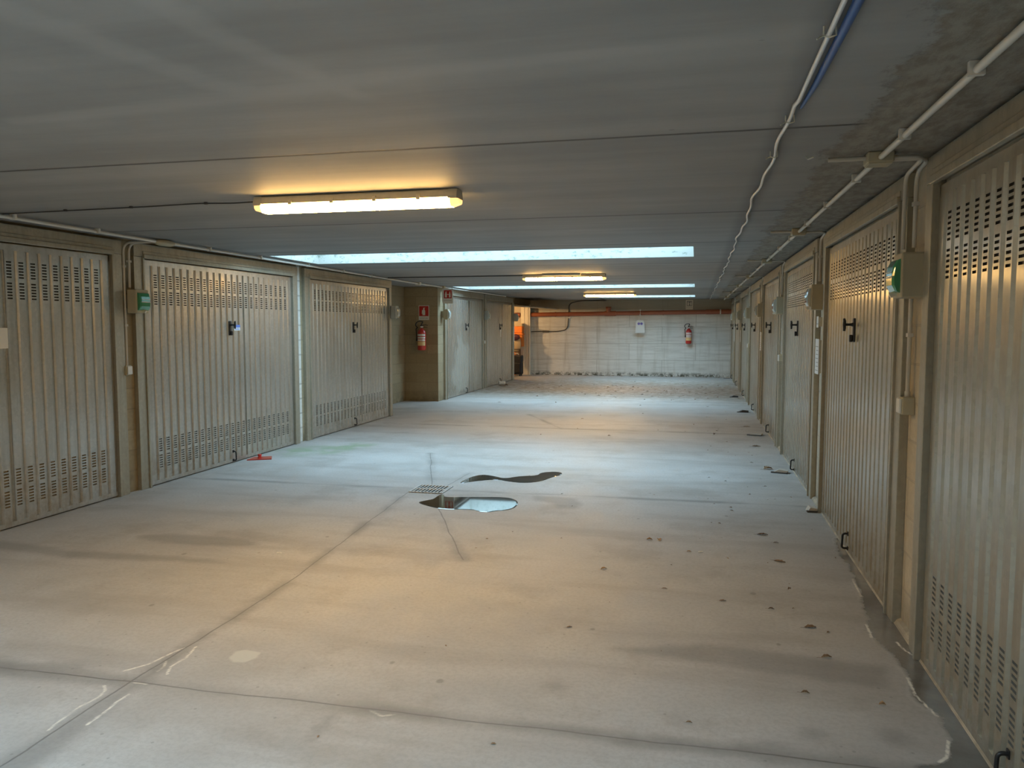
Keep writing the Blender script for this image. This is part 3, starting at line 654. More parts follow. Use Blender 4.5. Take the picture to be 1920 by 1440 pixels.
def jbox(x, y, label, group, s=0.055, mat='box'):
    m = MB(); m.bbox(x - s * 1.05, x + s * 1.05, y - s, y + s, H - 0.052, H - 0.001, 0.006)
    o = m.build('junction_box', M[mat]); tag(o, label, 'junction box', group)
    k = MB(); k.bbox(x - s * 0.95, x + s * 0.95, y - s * 0.9, y + s * 0.9, H - 0.058, H - 0.05, 0.003); k.build('lid', M[mat], o)
    return o
ordn = ['nearest', 'second', 'third', 'fourth', 'fifth', 'sixth', 'seventh']
for k, yj in enumerate(JR):
    jbox(0.825, yj, '%s beige junction box on the right-hand ceiling conduit' % ordn[k], 'right ceiling junction boxes')
    # branch to the wall and down to the socket box
    Yb = 4.25 + 3.07 * k - (0.03 if k else 0.0)
    if k > 5: Yb = 22.65
    P = [(0.885, yj + 0.02, zc), (XR - 0.022, yj + 0.02, zc), (XR - 0.022, yj + 0.10, zc - 0.06), (XR - 0.022, Yb, 2.22), (XR - 0.022, Yb, 1.985)]
    P = [(0.885, yj + 0.02, zc), (XR - 0.05, yj + 0.02, zc), (XR - 0.05, Yb + 0.01, zc - 0.03), (XR - 0.05, Yb + 0.01, 1.985)]
    pipe('wall_conduit', P, 0.0105, M['pvc'], '%s right-hand conduit dropping from ceiling junction box to beige socket box' % ordn[k], group='right wall conduits', fil=0.07,
         clips=[((XR - 0.05, Yb + 0.01, 2.2), 'z')])
    pipe('ceiling_conduit', [(0.60, yj - 0.01, zc + 0.004), (0.768, yj - 0.01, zc + 0.004)], 0.011, M['pvc'], 'short conduit stub left of the %s right ceiling junction box' % ordn[k], group='right ceiling stubs')
P = [(0.885, JR[0] - 0.02, zc), (XR - 0.082, JR[0] - 0.02, zc), (XR - 0.082, 4.34, zc - 0.03), (XR - 0.082, 4.34, 1.985)]
pipe('wall_conduit', P, 0.0105, M['pvc'], 'conduit running beside the nearest right-hand drop, nearer the corridor', group='right wall conduits', fil=0.07)
# left ceiling-edge conduit
XLc = XL + 0.34
m_pts = [(XLc + 0.08, 2.6, zc), (XLc + 0.06, 4.5, zc), (XLc, 6.35, zc)]
pipe('ceiling_conduit', m_pts, 0.0135, M['pvc_w'], 'pale conduit above the nearest left garage door, before the rounded junction box', group='left ceiling conduit lengths', clips=[((XLc + 0.06, 3.6, zc), 'y'), ((XLc + 0.055, 4.75, zc), 'y'), ((XLc + 0.03, 5.6, zc), 'y')])
pipe('ceiling_conduit', [(XLc, 6.62, zc), (XLc - 0.05, 9.2, zc), (XLc - 0.16, 12.7, zc), (XLc - 0.18, 13.85, zc)], 0.0135, M['pvc_w'], 'pale conduit above the second and third left garage doors', group='left ceiling conduit lengths',
     clips=[((XLc - 0.01, 7.2, zc), 'y'), ((XLc - 0.03, 8.2, zc), 'y'), ((XLc - 0.06, 9.4, zc), 'y'), ((XLc - 0.09, 10.5, zc), 'y'), ((XLc - 0.13, 11.6, zc), 'y')])
pipe('ceiling_conduit', [(XLc - 0.18, 13.95, zc), (XLc - 0.16, 15.4, zc), (XLc - 0.10, 20.5, zc)], 0.0135, M['pvc_w'], 'pale conduit running past the recess to the far left doors', group='left ceiling conduit lengths')
m = MB(); b = bmesh.new(); bmesh.ops.create_uvsphere(b, u_segments=20, v_segments=10, radius=1)
for v in b.verts: v.co = Vector((XLc + v.co.x * 0.055, 6.485 + v.co.y * 0.135, H - 0.032 + max(-1, min(1, v.co.z * 1.3)) * 0.028))
m.frombm(b, 0, True); tag(m.build('junction_box', M['box']), 'rounded beige junction box at the ceiling above the left green-lidded box', 'junction box')
jbox(XLc - 0.18, 13.9, 'small pale junction box at the ceiling over the left recess', 'left ceiling junction boxes', 0.045, 'cream')
jbox(XLc - 0.165, 15.3, 'small pale junction box at the ceiling just before the hanging red sign', 'left ceiling junction boxes', 0.05, 'box')
pipe('wall_conduit', [(XLc - 0.03, 6.38, zc - 0.004), (XL + 0.06, 6.34, zc - 0.01), (XL + 0.06, 6.335, 1.955)], 0.011, M['pvc'], 'left conduit curving down to the green-lidded box', group='left wall conduits', fil=0.09, clips=[((XL + 0.06, 6.335, 2.2), 'z')])
pipe('wall_conduit', [(XLc - 0.03, 6.33, zc - 0.004), (XL + 0.04, 6.29, zc - 0.01), (XL + 0.04, 6.285, 1.225)], 0.011, M['pvc'], 'left conduit running all the way down to the light switch', group='left wall conduits', fil=0.09, clips=[((XL + 0.04, 6.285, 2.15), 'z'), ((XL + 0.04, 6.285, 1.6), 'z')])

def socket_box(side, y0, z0, label, lid, group, w=0.17, h=0.222, d=0.125, body='box'):
    x = XL if side == 'l' else XR; rz = 0 if side == 'l' else PI
    yc = y0 + w / 2
    root = empty('socket_box', (x, yc, z0), rz); tag(root, label, 'electrical box', group); d = 0.110 if side == 'l' else 0.080
    m = MB(); m.bbox(0.05 if side == 'l' else 0.012, d + 0.046, -w / 2, w / 2, 0, h, 0.009); m.box(0.0, 0.052, -w * 0.3, w * 0.3, h * 0.2, h * 0.8); m.build('body', M[body], root)
    m = MB(); x1 = d + 0.046
    prof = [(x1 + 0.001, 0.03 * h / 0.245), (x1 + 0.028, 0.035), (x1 + 0.052, 0.07), (x1 + 0.056, 0.12), (x1 + 0.048, 0.17), (x1 + 0.026, 0.205), (x1 + 0.001, 0.212)]
    poly = [(x1 + (a_ - x1) * 0.68, b_ * h / 0.245) for a_, b_ in prof]
    n = len(poly); vs = []
    for yy, sc in ((-w * 0.42, 0.75), (-w * 0.34, 1.0), (w * 0.34, 1.0), (w * 0.42, 0.75)):
        for px, pz in poly: vs.append((x1 + (px - x1) * sc, yy, pz))
    fs = [tuple(range(n)), tuple(range(3 * n, 4 * n))] + [(r * n + i, r * n + (i + 1) % n, (r + 1) * n + (i + 1) % n, (r + 1) * n + i) for r in range(3) for i in range(n)]
    m.add(vs, fs); lo = m.build('lid', M[lid], root)
    if lid == 'green':
        lo['label'] = 'green lid'
        m = MB(); m.box(x1 + 0.02, x1 + 0.0400, -w * 0.36, w * 0.36, 0.100, 0.108); m.box(x1 + 0.02, x1 + 0.0395, -w * 0.34, w * 0.34, 0.125, 0.130); m.build('lid_highlight', M['white'], lo)  # white bars modelled as the highlights on the glossy lid
    m = MB(); m.tube([(x1 - 0.02, 0, 0.025), (x1 + 0.015, 0, 0.02), (x1 + 0.03, 0, 0.012)], [0.014, 0.014, 0.011], 10); m.build('latch', M['cream'], root)
    return root
socket_box('l', 6.30, 1.715, 'beige socket box with green lid between the first two left garage doors', 'green', 'socket boxes on the left wall')
socket_box('l', 12.78, 1.72, 'grey socket box with shiny clear lid at the end of the third left door', 'clearlid', 'socket boxes on the left wall', body='boxgrey', w=0.13)
socket_box('l', 15.70, 1.72, 'beige socket box just below the hanging red and white sign', 'clearlid', 'socket boxes on the left wall', w=0.13)
socket_box('l', 18.98, 1.74, 'small grey socket box between the two left garage doors beyond the recess', 'clearlid', 'socket boxes on the left wall', body='boxgrey', w=0.13)
socket_box('l', 22.20, 1.72, 'small socket box at the near edge of the open garage', 'clearlid', 'socket boxes on the left wall', body='boxgrey', w=0.12)
lbl = ['large beige socket box with green lid beside the nearest right garage door', 'beige socket box with glinting clear lid, second along the right wall',
       'beige socket box with clear lid, third along the right wall', 'beige socket box with clear lid, fourth along the right wall', 'beige socket box, fifth along the right wall',
       'beige socket box, sixth along the right wall', 'beige socket box, farthest along the right wall']
for k in range(7):
    yb = 4.165 + 3.055 * k if k < 6 else 22.6
    socket_box('r', yb, 1.735, lbl[k], 'green' if k < 1 else 'clearlid', 'socket boxes on the right wall')
def switch(side, yc, label, group, z=1.13):
    x = XL if side == 'l' else XR; root = empty('light_switch', (x, yc, z), 0 if side == 'l' else PI); tag(root, label, 'light switch', group)
    m = MB(); m.bbox(0.0, 0.062, -0.036, 0.036, 0, 0.092, 0.006); m.build('body', M['box'], root)
    m = MB(); m.bbox(0.062, 0.076, -0.03, 0.03, 0.008, 0.084, 0.004); m.build('rocker', M['white'], root)
    m = MB(); m.tube([(0.03, 0, 0.09), (0.03, 0, 0.12)], 0.014, 10); m.build('pipe_collar', M['pvc'], root)
switch('l', 6.285, 'light switch box on the tan strip between the first two left garage doors', 'light switches', 1.13)
switch('l', 18.97, 'small white light switch between the two left doors beyond the recess', 'light switches', 1.13)
switch('r', 4.36, 'light switch box beside the nearest right garage door', 'light switches', 1.14)
switch('r', 10.42, 'light switch box between the third and fourth right garage doors', 'light switches', 1.14)
switch('r', 16.58, 'light switch box between the fifth and sixth right garage doors', 'light switches', 1.14)
for y, z1, nm in ((4.36, 1.74, 'conduit from the nearest right socket box down to the light switch'), (10.42, 1.74, 'conduit down to the light switch between third and fourth right doors'), (16.58, 1.74, 'conduit down to the light switch between fifth and sixth right doors')):
    pipe('wall_conduit', [(XR - 0.03, y, 1.24), (XR - 0.03, y, z1)], 0.0105, M['pvc'], nm, group='right wall conduits', clips=[((XR - 0.03, y, 1.55), 'z')])
pipe('wall_conduit', [(XL + 0.03, 18.97, 1.24), (XL + 0.03, 18.97, 2.3)], 0.0105, M['pvc'], 'conduit between the two left doors beyond the recess', group='left wall conduits')
# lamp feeds
pipe('lamp_cable', [(XLc + 0.02, 4.66, H - 0.012), (-3.6, 4.60, H - 0.012), (-3.2, 4.57, H - 0.010), (-2.95, 4.58, H - 0.016), (-2.72, 4.53, H - 0.02)], 0.0045, M['wire'], 'thin dark cable across the ceiling from the left wall to the nearest lamp', 'cable', 'lamp cables',
     clips=[((-4.3, 4.63, H - 0.012), 'x'), ((-3.75, 4.61, H - 0.012), 'x'), ((-3.15, 4.575, H - 0.012), 'x')])
pipe('lamp_cable', [(-5.05, 12.3, H - 0.014), (-2.7, 12.26, H - 0.014)], 0.009, M['wire'], 'dark cable across the ceiling to the middle lamp', 'cable', 'lamp cables')
yb_ = YB - 0.02
wc = pipe('lamp_cable', [(XL + 0.02, yb_, 1.39), (-5.0, yb_, 1.40), (-4.35, yb_, 1.40), (-4.02, yb_, 1.46), (-3.98, yb_, 2.0), (-3.98, yb_, 2.3), (-3.6, yb_, 2.385), (-2.8, yb_, 2.385)], 0.014, M['wire'],
     'dark conduit curving up the far wall from the open garage to the farthest lamp', 'conduit', fil=0.30)
pipe('lamp_cable', [(-2.78, YB - 0.03, H - 0.02), (-2.78, 22.5, H - 0.02), (-2.76, 19.6, H - 0.02)], 0.012, M['wire'], 'dark conduit along the ceiling from the far wall to the farthest lamp', 'conduit')
m = MB(); m.bbox(-4.84, -4.62, YB - 0.05, YB - 0.001, 1.37, 1.43, 0.008); m.build('joint_box', M['wire'], wc)
m = MB(); m.bbox(-4.02, -3.94, YB - 0.045, YB - 0.004, 1.83, 1.88, 0.006); m.build('pipe_clip', M['white'], wc)['label'] = 'white clip'
# silver cable and blue sheath along the ceiling
cx = [(0.338, 0.8), (0.338, 2.1), (0.34, 2.6), (0.338, 3.35), (0.338, 3.9), (0.334, 4.36), (0.343, 5.49), (0.355, 6.83), (0.354, 7.9), (0.371, 9.26), (0.38, 11.6), (0.392, 15.8), (0.397, YB - 0.05)]
pp = []
yy = 0.8
def cxf(y):
    for (a, b), (c, d) in zip(cx[:-1], cx[1:]):
        if b <= y <= d: return a + (c - a) * (y - b) / (d - b)
    return cx[-1][0]
while yy < YB - 0.06:
    amp = 0.0 if yy < 3.0 else 0.011
    pp.append((cxf(yy) + amp * (math.sin(yy * 8.3) * 0.6 + math.sin(yy * 3.1 + 1) * 0.8), yy, H - 0.016 - 0.006 * abs(math.sin(yy * 2.4)))); yy += 0.06
m = MB(); m.tube(pp, 0.0075, 8); cab = m.build('silver_cable', M['silver']); tag(cab, 'thin wavy silver cable running the length of the ceiling on the right', 'cable')
for y in (2.30, 3.22, 3.85):
    m = MB(); x = cxf(y); m.tube([(x - 0.016, y, H - 0.004), (x - 0.016, y, H - 0.03), (x, y, H - 0.034), (x + 0.016, y, H - 0.03), (x + 0.014, y, H - 0.004)], 0.0028, 6)
    m.tube([(x - 0.012, y, H - 0.028), (x - 0.028, y - 0.01, H - 0.036), (x - 0.036, y - 0.02, H - 0.044)], 0.0022, 6); m.build('cable_tie', M['tie'], cab)
bp = [(0.372, 0.8, H - 0.020), (0.372, 1.6, H - 0.020), (0.372, 2.2, H - 0.020), (0.372, 2.5, H - 0.018), (0.372, 2.8, H - 0.014), (0.364, 3.1, H - 0.008)]
m = MB(); m.tube(bp, [0.014, 0.014, 0.013, 0.012, 0.010, 0.006], 10); tag(m.build('blue_cable', M['blue']), 'thick blue cable beside the silver one at the top of the photo', 'cable')
m = MB(); m.tube([(0.50, 4.02, H - 0.002), (0.505, 4.0, H - 0.02)], 0.003, 6); m.tube([(0.505, 4.0, H - 0.02), (0.53, 3.99, H - 0.012)], 0.004, 6); tag(m.build('loose_cable_clip', M['tie']), 'small white broken clip hanging from the ceiling near the nearest right junction box', 'clip')

# ------------------------------------------------------------------ signs and extinguishers
def extinguisher(loc, s, label, mat='red', rz=0.0):
    root = empty('fire_extinguisher', loc, rz); tag(root, label, 'fire extinguisher'); root.scale = (s * 1.2, s * 1.2, s)
    m = MB(); m.lathe([(0, 0.0), (0.06, 0.0), (0.072, 0.012), (0.075, 0.03), (0.075, 0.36), (0.070, 0.40), (0.050, 0.435), (0.026, 0.455), (0.024, 0.475), (0, 0.475)], n=28); m.build('cylinder', M[mat], root)
    m = MB(); m.lathe([(0, 0.47), (0.022, 0.47), (0.022, 0.515), (0.0, 0.515)], n=14); m.bbox(-0.02, 0.03, -0.02, 0.02, 0.488, 0.51, 0.004); m.build('valve', M['iron'], root)
    m = MB(); m.prism([(-0.025, 0.512), (0.07, 0.535), (0.115, 0.525), (0.115, 0.535), (0.07, 0.549), (-0.025, 0.53)], 'y', -0.011, 0.011); m.prism([(0.0, 0.505), (0.105, 0.488), (0.105, 0.478), (0.0, 0.492)], 'y', -0.010, 0.010); m.build('lever', M['black'], root)
    pts = [(-0.02, 0, 0.50)]
    for k in range(9):
        a = math.radians(60 + k * 22); pts.append((-0.02 + 0.085 * math.cos(a), -0.01, 0.545 + 0.075 * math.sin(a)))
    pts += [(-0.098, -0.012, 0.46), (-0.092, -0.016, 0.36), (-0.085, -0.02, 0.25)]
    m = MB(); m.tube(fillet(pts, 0.03, 3), 0.010, 10); ho = m.build('hose', M['black'], root)
    m = MB(); m.tube([(-0.086, -0.02, 0.27), (-0.084, -0.02, 0.20)], [0.012, 0.017], 12); m.build('nozzle', M['black'], ho)
    m = MB(); a0, a1, n = math.radians(205), math.radians(330), 14; r = 0.0765
    def band(z0, z1, mi):
        vs = []; 
        for k in range(n + 1):
            a = a0 + (a1 - a0) * k / n; vs += [(r * math.cos(a), r * math.sin(a), z0), (r * math.cos(a), r * math.sin(a), z1)]
        m.add(vs, [(2 * k, 2 * k + 2, 2 * k + 3, 2 * k + 1) for k in range(n)], mi)
    band(0.10, 0.19, 0); band(0.20, 0.235, 1); band(0.25, 0.285, 1); band(0.305, 0.345, 1)
    m.build('instruction_label', [M['yellowlab'], M['picto']], root)
    m = MB(); m.bbox(-0.03, 0.03, 0.07, 0.11, 0.36, 0.44, 0.004); m.build('wall_bracket', M['iron'], root)
def text_mesh(body, size, parent, mat, loc, rot=(PI / 2, 0, 0)):
    cu = bpy.data.curves.new('lettering', 'FONT'); cu.body = body; cu.size = size; cu.extrude = 0.0006; cu.align_x = 'CENTER'
    t = bpy.data.objects.new('t', cu); C.objects.link(t); bpy.context.view_layer.update()
    me = bpy.data.meshes.new_from_object(t.evaluated_get(bpy.context.evaluated_depsgraph_get())); bpy.data.objects.remove(t)
    me.materials.clear(); me.materials.append(mat); o = bpy.data.objects.new('lettering', me); C.objects.link(o); o.parent = parent; o.location = loc; o.rotation_euler = rot
    return o
def sign(loc, w, h, label, two=False, faded=False):
    root = empty('fire_sign', loc); tag(root, label, 'sign')
    m = MB(); m.bbox(-w / 2, w / 2, -0.004, 0.0, 0, h, 0.0015); m.build('plate', M['white'] if not faded else M['cream'], root)
    m = MB(); g = 0.012 if not two else 0.03; zb = h * (0.27 if not two else 0.36)
    m.box(-w / 2 + g, w / 2 - g, -0.0055, -0.0041, zb, h - g); m.build('red_panel', M['redsign'] if not faded else M['inkgrey'], root)
    m = MB(); y0, y1 = -0.0068, -0.0056
    def ext(cx_, k):
        zz = zb + 0.02; ww = 0.026 * k; hh = (h - g - zz) * 0.62
        m.prism([(cx_ - ww, zz), (cx_ + ww, zz), (cx_ + ww, zz + hh * 0.8), (cx_ + ww * 0.5, zz + hh), (cx_ + ww * 0.5, zz + hh * 1.18), (cx_ + ww * 1.1, zz + hh * 1.32), (cx_ - ww * 0.5, zz + hh * 1.3), (cx_ - ww * 0.5, zz + hh), (cx_ - ww, zz + hh * 0.8)], 'y', y0, y1)
    if two: ext(-w * 0.17, 0.85); ext(w * 0.2, 0.7); m.box(-w * 0.04, w * 0.09, y0, y1, zb + 0.075, zb + 0.088)
    else: ext(0.0, 1.15); m.prism([(-0.045, zb + 0.05), (-0.035, zb + 0.05), (-0.030, zb + 0.13), (-0.04, zb + 0.13)], 'y', y0, y1)
    m.build('pictogram', M['picto'] if not faded else M['cream'], root)
    text_mesh('ESTINTORE', 0.034, root, M['inkgrey'], (0, -0.0045, h * (0.09 if not two else 0.18)))
extinguisher((-5.565, 15.35, 1.08), 0.98, 'red fire extinguisher with black hose on the tan block wall of the recess', 'red', 0.2)
sign((-5.565, 15.498, 1.71), 0.23, 0.305, 'red and white extinguisher sign above the extinguisher in the recess')
sign((-5.09, 15.66, 2.055), 0.23, 0.31, 'red and white sign sticking out beside the ceiling left of the lamps', two=True)
m = MB(); m.bbox(-5.215, -5.12, 15.662, 15.68, 2.1, 2.3, 0.003); tag(m.build('sign_bracket', M['pvc_w']), 'pale bracket holding the projecting red sign to the left wall', 'bracket')
extinguisher((-0.215, YB - 0.15, 1.03), 1.0, 'fire extinguisher with grey hose hanging on the pale far wall', 'red', 0.0)
sign((-0.21, YB - 0.001, 2.09), 0.22, 0.295, 'faded brownish sign under the ceiling above the far extinguisher', two=True, faded=True)
# hanging tag with chain
root = empty('hanging_tag', (-1.70, YB - 0.24, 1.36)); tag(root, 'small white tag with violet print hanging on a beaded cord before the brown pipe', 'tag')
m = MB(); m.prism([(-0.145, 0.0), (0.145, 0.0), (0.135, 0.33), (0.09, 0.40), (-0.09, 0.40), (-0.125, 0.33)], 'y', -0.012, 0.012); m.build('plate', M['white'], root)
m = MB(); m.lathe([(0, -0.0005), (0.04, -0.0005), (0.038, -0.003), (0, -0.003)], (-0.04, -0.0125, 0.29), 18, 0, 'y'); m.lathe([(0, -0.0005), (0.04, -0.0005), (0.038, -0.003), (0, -0.003)], (0.045, -0.0125, 0.29), 18, 0, 'y'); m.build('print', M['purple'], root)
m = MB(); m.tube([(0, 0, 0.40), (0, 0, 0.74)], 0.005, 8)
for z in (0.43, 0.56, 0.71): m.lathe([(0, -0.022), (0.016, -0.014), (0.022, 0), (0.016, 0.014), (0, 0.022)], (0, 0, z), 12)
m.tube([(0, 0, 0.73), (0, 0.235, 0.74)], 0.005, 8); m.build('cord', M['white'], root)

# ------------------------------------------------------------------ brown drain pipe on the far wall
root = empty('drain_pipe', (0, YB - 0.115, 0)); tag(root, 'brown drain pipe running across the far wall below the ceiling', 'pipe')
zl, zr = 1.93, 2.02
def zp(x): return zl + (zr - zl) * (x - (XL - 1)) / (XR - XL + 1)
m = MB(); m.tube([(XL + 0.005, 0, zp(XL)), (XR - 0.01, 0, zp(XR))], 0.068, 20); m.build('pipe', M['brown'], root)
m = MB(); m.tube([(-7.0, 24.66, zp(-7)), (-5.56, 24.66, zp(XL))], 0.068, 20); tag(m.build('drain_pipe', M['brown']), 'brown drain pipe inside the open garage', 'pipe')
m = MB(); m.tube([(-2.70, 0, zp(-2.7)), (-2.70, 0, zp(-2.7) + 0.20)], 0.075, 16); m.tube([(-2.82, 0, zp(-2.8)), (-2.46, 0, zp(-2.5))], 0.080, 18); m.lathe([(0.0, 0.21), (0.088, 0.21), (0.088, 0.14), (0.07, 0.14)], (-2.70, 0, zp(-2.7)), 18); m.build('branch_fitting', M['brown'], root)
m = MB(); m.tube([(0.30, 0, zp(0.3)), (0.98, 0, zp(0.98))], 0.076, 18); m.build('sleeve', M['brown'], root)
for x in (-4.4, -1.0, 0.72):
    m = MB(); m.tube([(x - 0.018, 0, zp(x)), (x + 0.018, 0, zp(x))], 0.079, 18); m.box(x - 0.012, x + 0.012, -0.01, 0.11, zp(x) - 0.012, zp(x) + 0.012); m.build('pipe_clamp', M['pvc_w'] if x > 0 else M['brown'], root)

# ------------------------------------------------------------------ things inside the open garage
m = MB(); m.bbox(-6.7, -5.40, 24.25, 24.57, 0.92, 1.36, 0.02); m.bbox(-6.72, -5.38, 24.23, 24.57, 1.30, 1.33, 0.004)
m.box(-6.6, -6.5, 24.3, 24.55, 0, 0.93); m.box(-5.72, -5.66, 24.4, 24.55, 0, 0.93)
tag(m.build('storage_cabinet', M['orange']), 'orange cabinet standing inside the open garage', 'cabinet')
m = MB(); m.bbox(-6.6, -5.41, 24.28, 24.56, 1.362, 1.57, 0.012); o = m.build('storage_box', M['orange']); tag(o, 'orange box with a cream lid on top of the cabinet in the open garage', 'box')
m = MB(); m.bbox(-6.62, -5.40, 24.26, 24.57, 1.57, 1.66, 0.010); m.build('lid', M['wood'], o)
m = MB(); m.lathe([(0, 0), (0.17, 0.0), (0.19, 0.02), (0.17, 0.05), (0, 0.07)], (-5.60, 24.13, 1.02), 28, 0, 'y'); o = m.build('round_panel', M['wood']); tag(o, 'round pale panel with a dark maroon cap hanging in the open garage', 'panel')
for v in o.data.vertices: v.co.z = 1.02 + (v.co.z - 1.02) * 1.45; v.co.y -= 0.0
m = MB(); b = bmesh.new(); bmesh.ops.create_uvsphere(b, u_segments=20, v_segments=12, radius=1)
for v in b.verts: v.co = Vector((-5.59 + v.co.x * 0.15, 24.12 + v.co.y * 0.07, 1.22 + v.co.z * 0.10))
m.frombm(b, 0, True); m.build('cap', M['maroon'], o)
root = empty('suitcase', (-5.52, 23.95, 0)); tag(root, 'black wheeled suitcase standing inside the open garage', 'suitcase')
m = MB(); m.bbox(-0.24, 0.20, -0.15, 0.15, 0.05, 0.66, 0.04); m.bbox(-0.20, 0.16, -0.175, -0.14, 0.12, 0.42, 0.02); m.build('shell', M['darkcloth'], root)
m = MB(); m.tube(fillet([(-0.15, 0.1, 0.6), (-0.15, 0.1, 0.84), (0.10, 0.1, 0.84), (0.10, 0.1, 0.6)], 0.03), 0.011, 8); m.build('handle', M['black'], root)
m = MB(); m.tube(fillet([(-0.12, 0, 0.65), (-0.10, 0, 0.71), (0.06, 0, 0.71), (0.08, 0, 0.65)], 0.02), 0.012, 8); m.build('carry_handle', M['iron'], root)
for sx in (-0.18, 0.14):
    for sy in (-0.11, 0.11):
        m = MB(); m.lathe([(0, -0.014), (0.032, -0.014), (0.032, 0.014), (0, 0.014)], (sx, sy, 0.033), 16, 0, 'x'); m.build('wheel', M['black'], root)
m = MB(); m.bbox(-5.50, -5.47, 24.70, 24.74, 0, 1.05, 0.004); tag(m.build('dark_pole', M['wire']), 'thin dark pole standing in the open garage corner', 'pole')
root = empty('garage_bulb', (-6.5, 23.3, 2.05)); tag(root, 'bare warm bulb lighting the open garage', 'lamp')
m = MB(); m.lathe([(0, -0.03), (0.025, -0.015), (0.03, 0.01), (0.015, 0.05), (0.013, 0.07), (0, 0.07)], n=16)
n_ = NT('lit_bulb'); n_.set(color=(1, 0.8, 0.5), emis=(1.0, 0.60, 0.26), strength=2200.0); m.build('bulb', n_.m, root)
m = MB(); m.tube([(0, 0, 0.06), (0, 0, H - 2.052)], 0.012, 8); m.build('holder', M['black'], root)

# ------------------------------------------------------------------ notices on the right jambs
for y, z0, w, h, nm in ((7.32, 1.17, 0.20, 0.31, 'tall white notice on the strip before the third right garage door'), (7.34, 1.58, 0.10, 0.10, 'small pale label just above the tall white notice on the right'),
                    (13.52, 1.18, 0.20, 0.31, 'second narrow white notice along the right wall'), (19.6, 1.2, 0.16, 0.28, 'third narrow white notice along the right wall'), (22.66, 1.15, 0.16, 0.42, 'farthest narrow white notice along the right wall')):
    m = MB(); m.box(XR - 0.053, XR - 0.048, y - w / 2, y + w / 2, z0, z0 + h); o = m.build('paper_notice', M['white']); tag(o, nm, 'notice', 'white notices on the right wall')
    m = MB(); 
    for k in range(int(h / 0.035) - 1): m.box(XR - 0.0538, XR - 0.0531, y - w * 0.36, y + w * (0.36 - 0.1 * (k % 3)), z0 + 0.03 + k * 0.035, z0 + 0.036 + k * 0.035)
    m.build('printed_lines', M['inkgrey'], o)
    m = MB(); m.box(XR - 0.0485, XR, y - w / 2 + 0.01, y + w / 2 - 0.01, z0 + 0.01, z0 + h - 0.01); m.build('backing', M['cream'], o)
m = MB(); m.box(XL + 0.03, XL + 0.05, 22.26, 22.34, 1.12, 1.56); tag(m.build('paper_notice', M['white']), 'narrow white notice on the jamb of the open garage', 'notice')

# ------------------------------------------------------------------ floor drain and puddles
root = empty('drain_grate', (-2.49, 7.10, 0)); tag(root, 'square slotted iron drain grate set in the floor', 'drain grate')
m = MB(); w = 0.17
m.box(-w, w, -w, w, 0.0005, 0.002, 1)
for a in (-w, w - 0.018): m.box(a, a + 0.018, -w, w, 0.002, 0.010)
for a in (-w, w - 0.018, -0.010): m.box(-w + 0.018, w - 0.018, a, a + (0.018 if a != -0.010 else 0.02), 0.002, 0.010)
for k in range(9):
    x = -w + 0.018 + (k + 0.5) * (2 * w - 0.036) / 9 - 0.002
    m.box(x, x + 0.0115, -w, w, 0.002, 0.0095)
m.build('grate', [M['iron'], M['pit']], root)
def smooth_poly(pts, it=2):
    for _ in range(it):
        q = []
        for i in range(len(pts)):
            a = pts[i]; b = pts[(i + 1) % len(pts)]
            q += [(a[0] * .75 + b[0] * .25, a[1] * .75 + b[1] * .25), (a[0] * .25 + b[0] * .75, a[1] * .25 + b[1] * .75)]
        pts = q
    return pts
P1 = [(-2.441, 6.545), (-2.376, 6.649), (-2.33, 6.72), (-2.34, 6.90), (-2.30, 6.91), (-2.27, 6.80), (-2.033, 6.867), (-1.694, 6.947), (-1.581, 6.859), (-1.524, 6.697), (-1.52, 6.53), (-1.57, 6.438), (-1.65, 6.40), (-1.70, 6.33), (-1.80, 6.34), (-1.86, 6.40), (-2.122, 6.347), (-2.269, 6.415)]
P2 = [(-2.33, 7.40), (-2.29, 7.836), (-2.203, 7.947), (-2.069, 7.888), (-1.924, 7.774), (-1.793, 7.953), (-1.606, 8.027), (-1.613, 8.211), (-1.425, 8.319), (-1.361, 8.146), (-1.451, 7.974), (-1.518, 7.728), (-1.66, 7.611), (-1.805, 7.632), (-1.998, 7.728), (-2.184, 7.6)]
for P_, nm in ((P1, 'long shallow puddle just this side of the drain grate, mirroring the skylight'), (P2, 'thin irregular puddle beyond the drain grate, mirroring the lamps')):
    q = smooth_poly(P_, 2)
    cx_, cy_ = sum(a for a, b in q) / len(q), sum(b for a, b in q) / len(q)
    m = MB(); n = len(q)
    m.add([(a, b, 0.0006) for a, b in q], []); inner = [(a + (cx_ - a) * 0.03, b + (cy_ - b) * 0.03, 0.003) for a, b in q]
    bm = bmesh.new(); vs = [bm.verts.new(v) for v in inner]; f = bm.faces.new(vs); outer = [bm.verts.new((a, b, 0.0006)) for a, b in q]
    for i in range(n): bm.faces.new((outer[i], outer[(i + 1) % n], vs[(i + 1) % n], vs[i]))
    bmesh.ops.triangulate(bm, faces=[f]); bmesh.ops.recalc_face_normals(bm, faces=bm.faces[:])
    me = bpy.data.meshes.new('puddle'); bm.to_mesh(me); bm.free(); me.materials.append(M['water'])
    o = bpy.data.objects.new('puddle', me); C.objects.link(o); tag(o, nm, 'puddle')

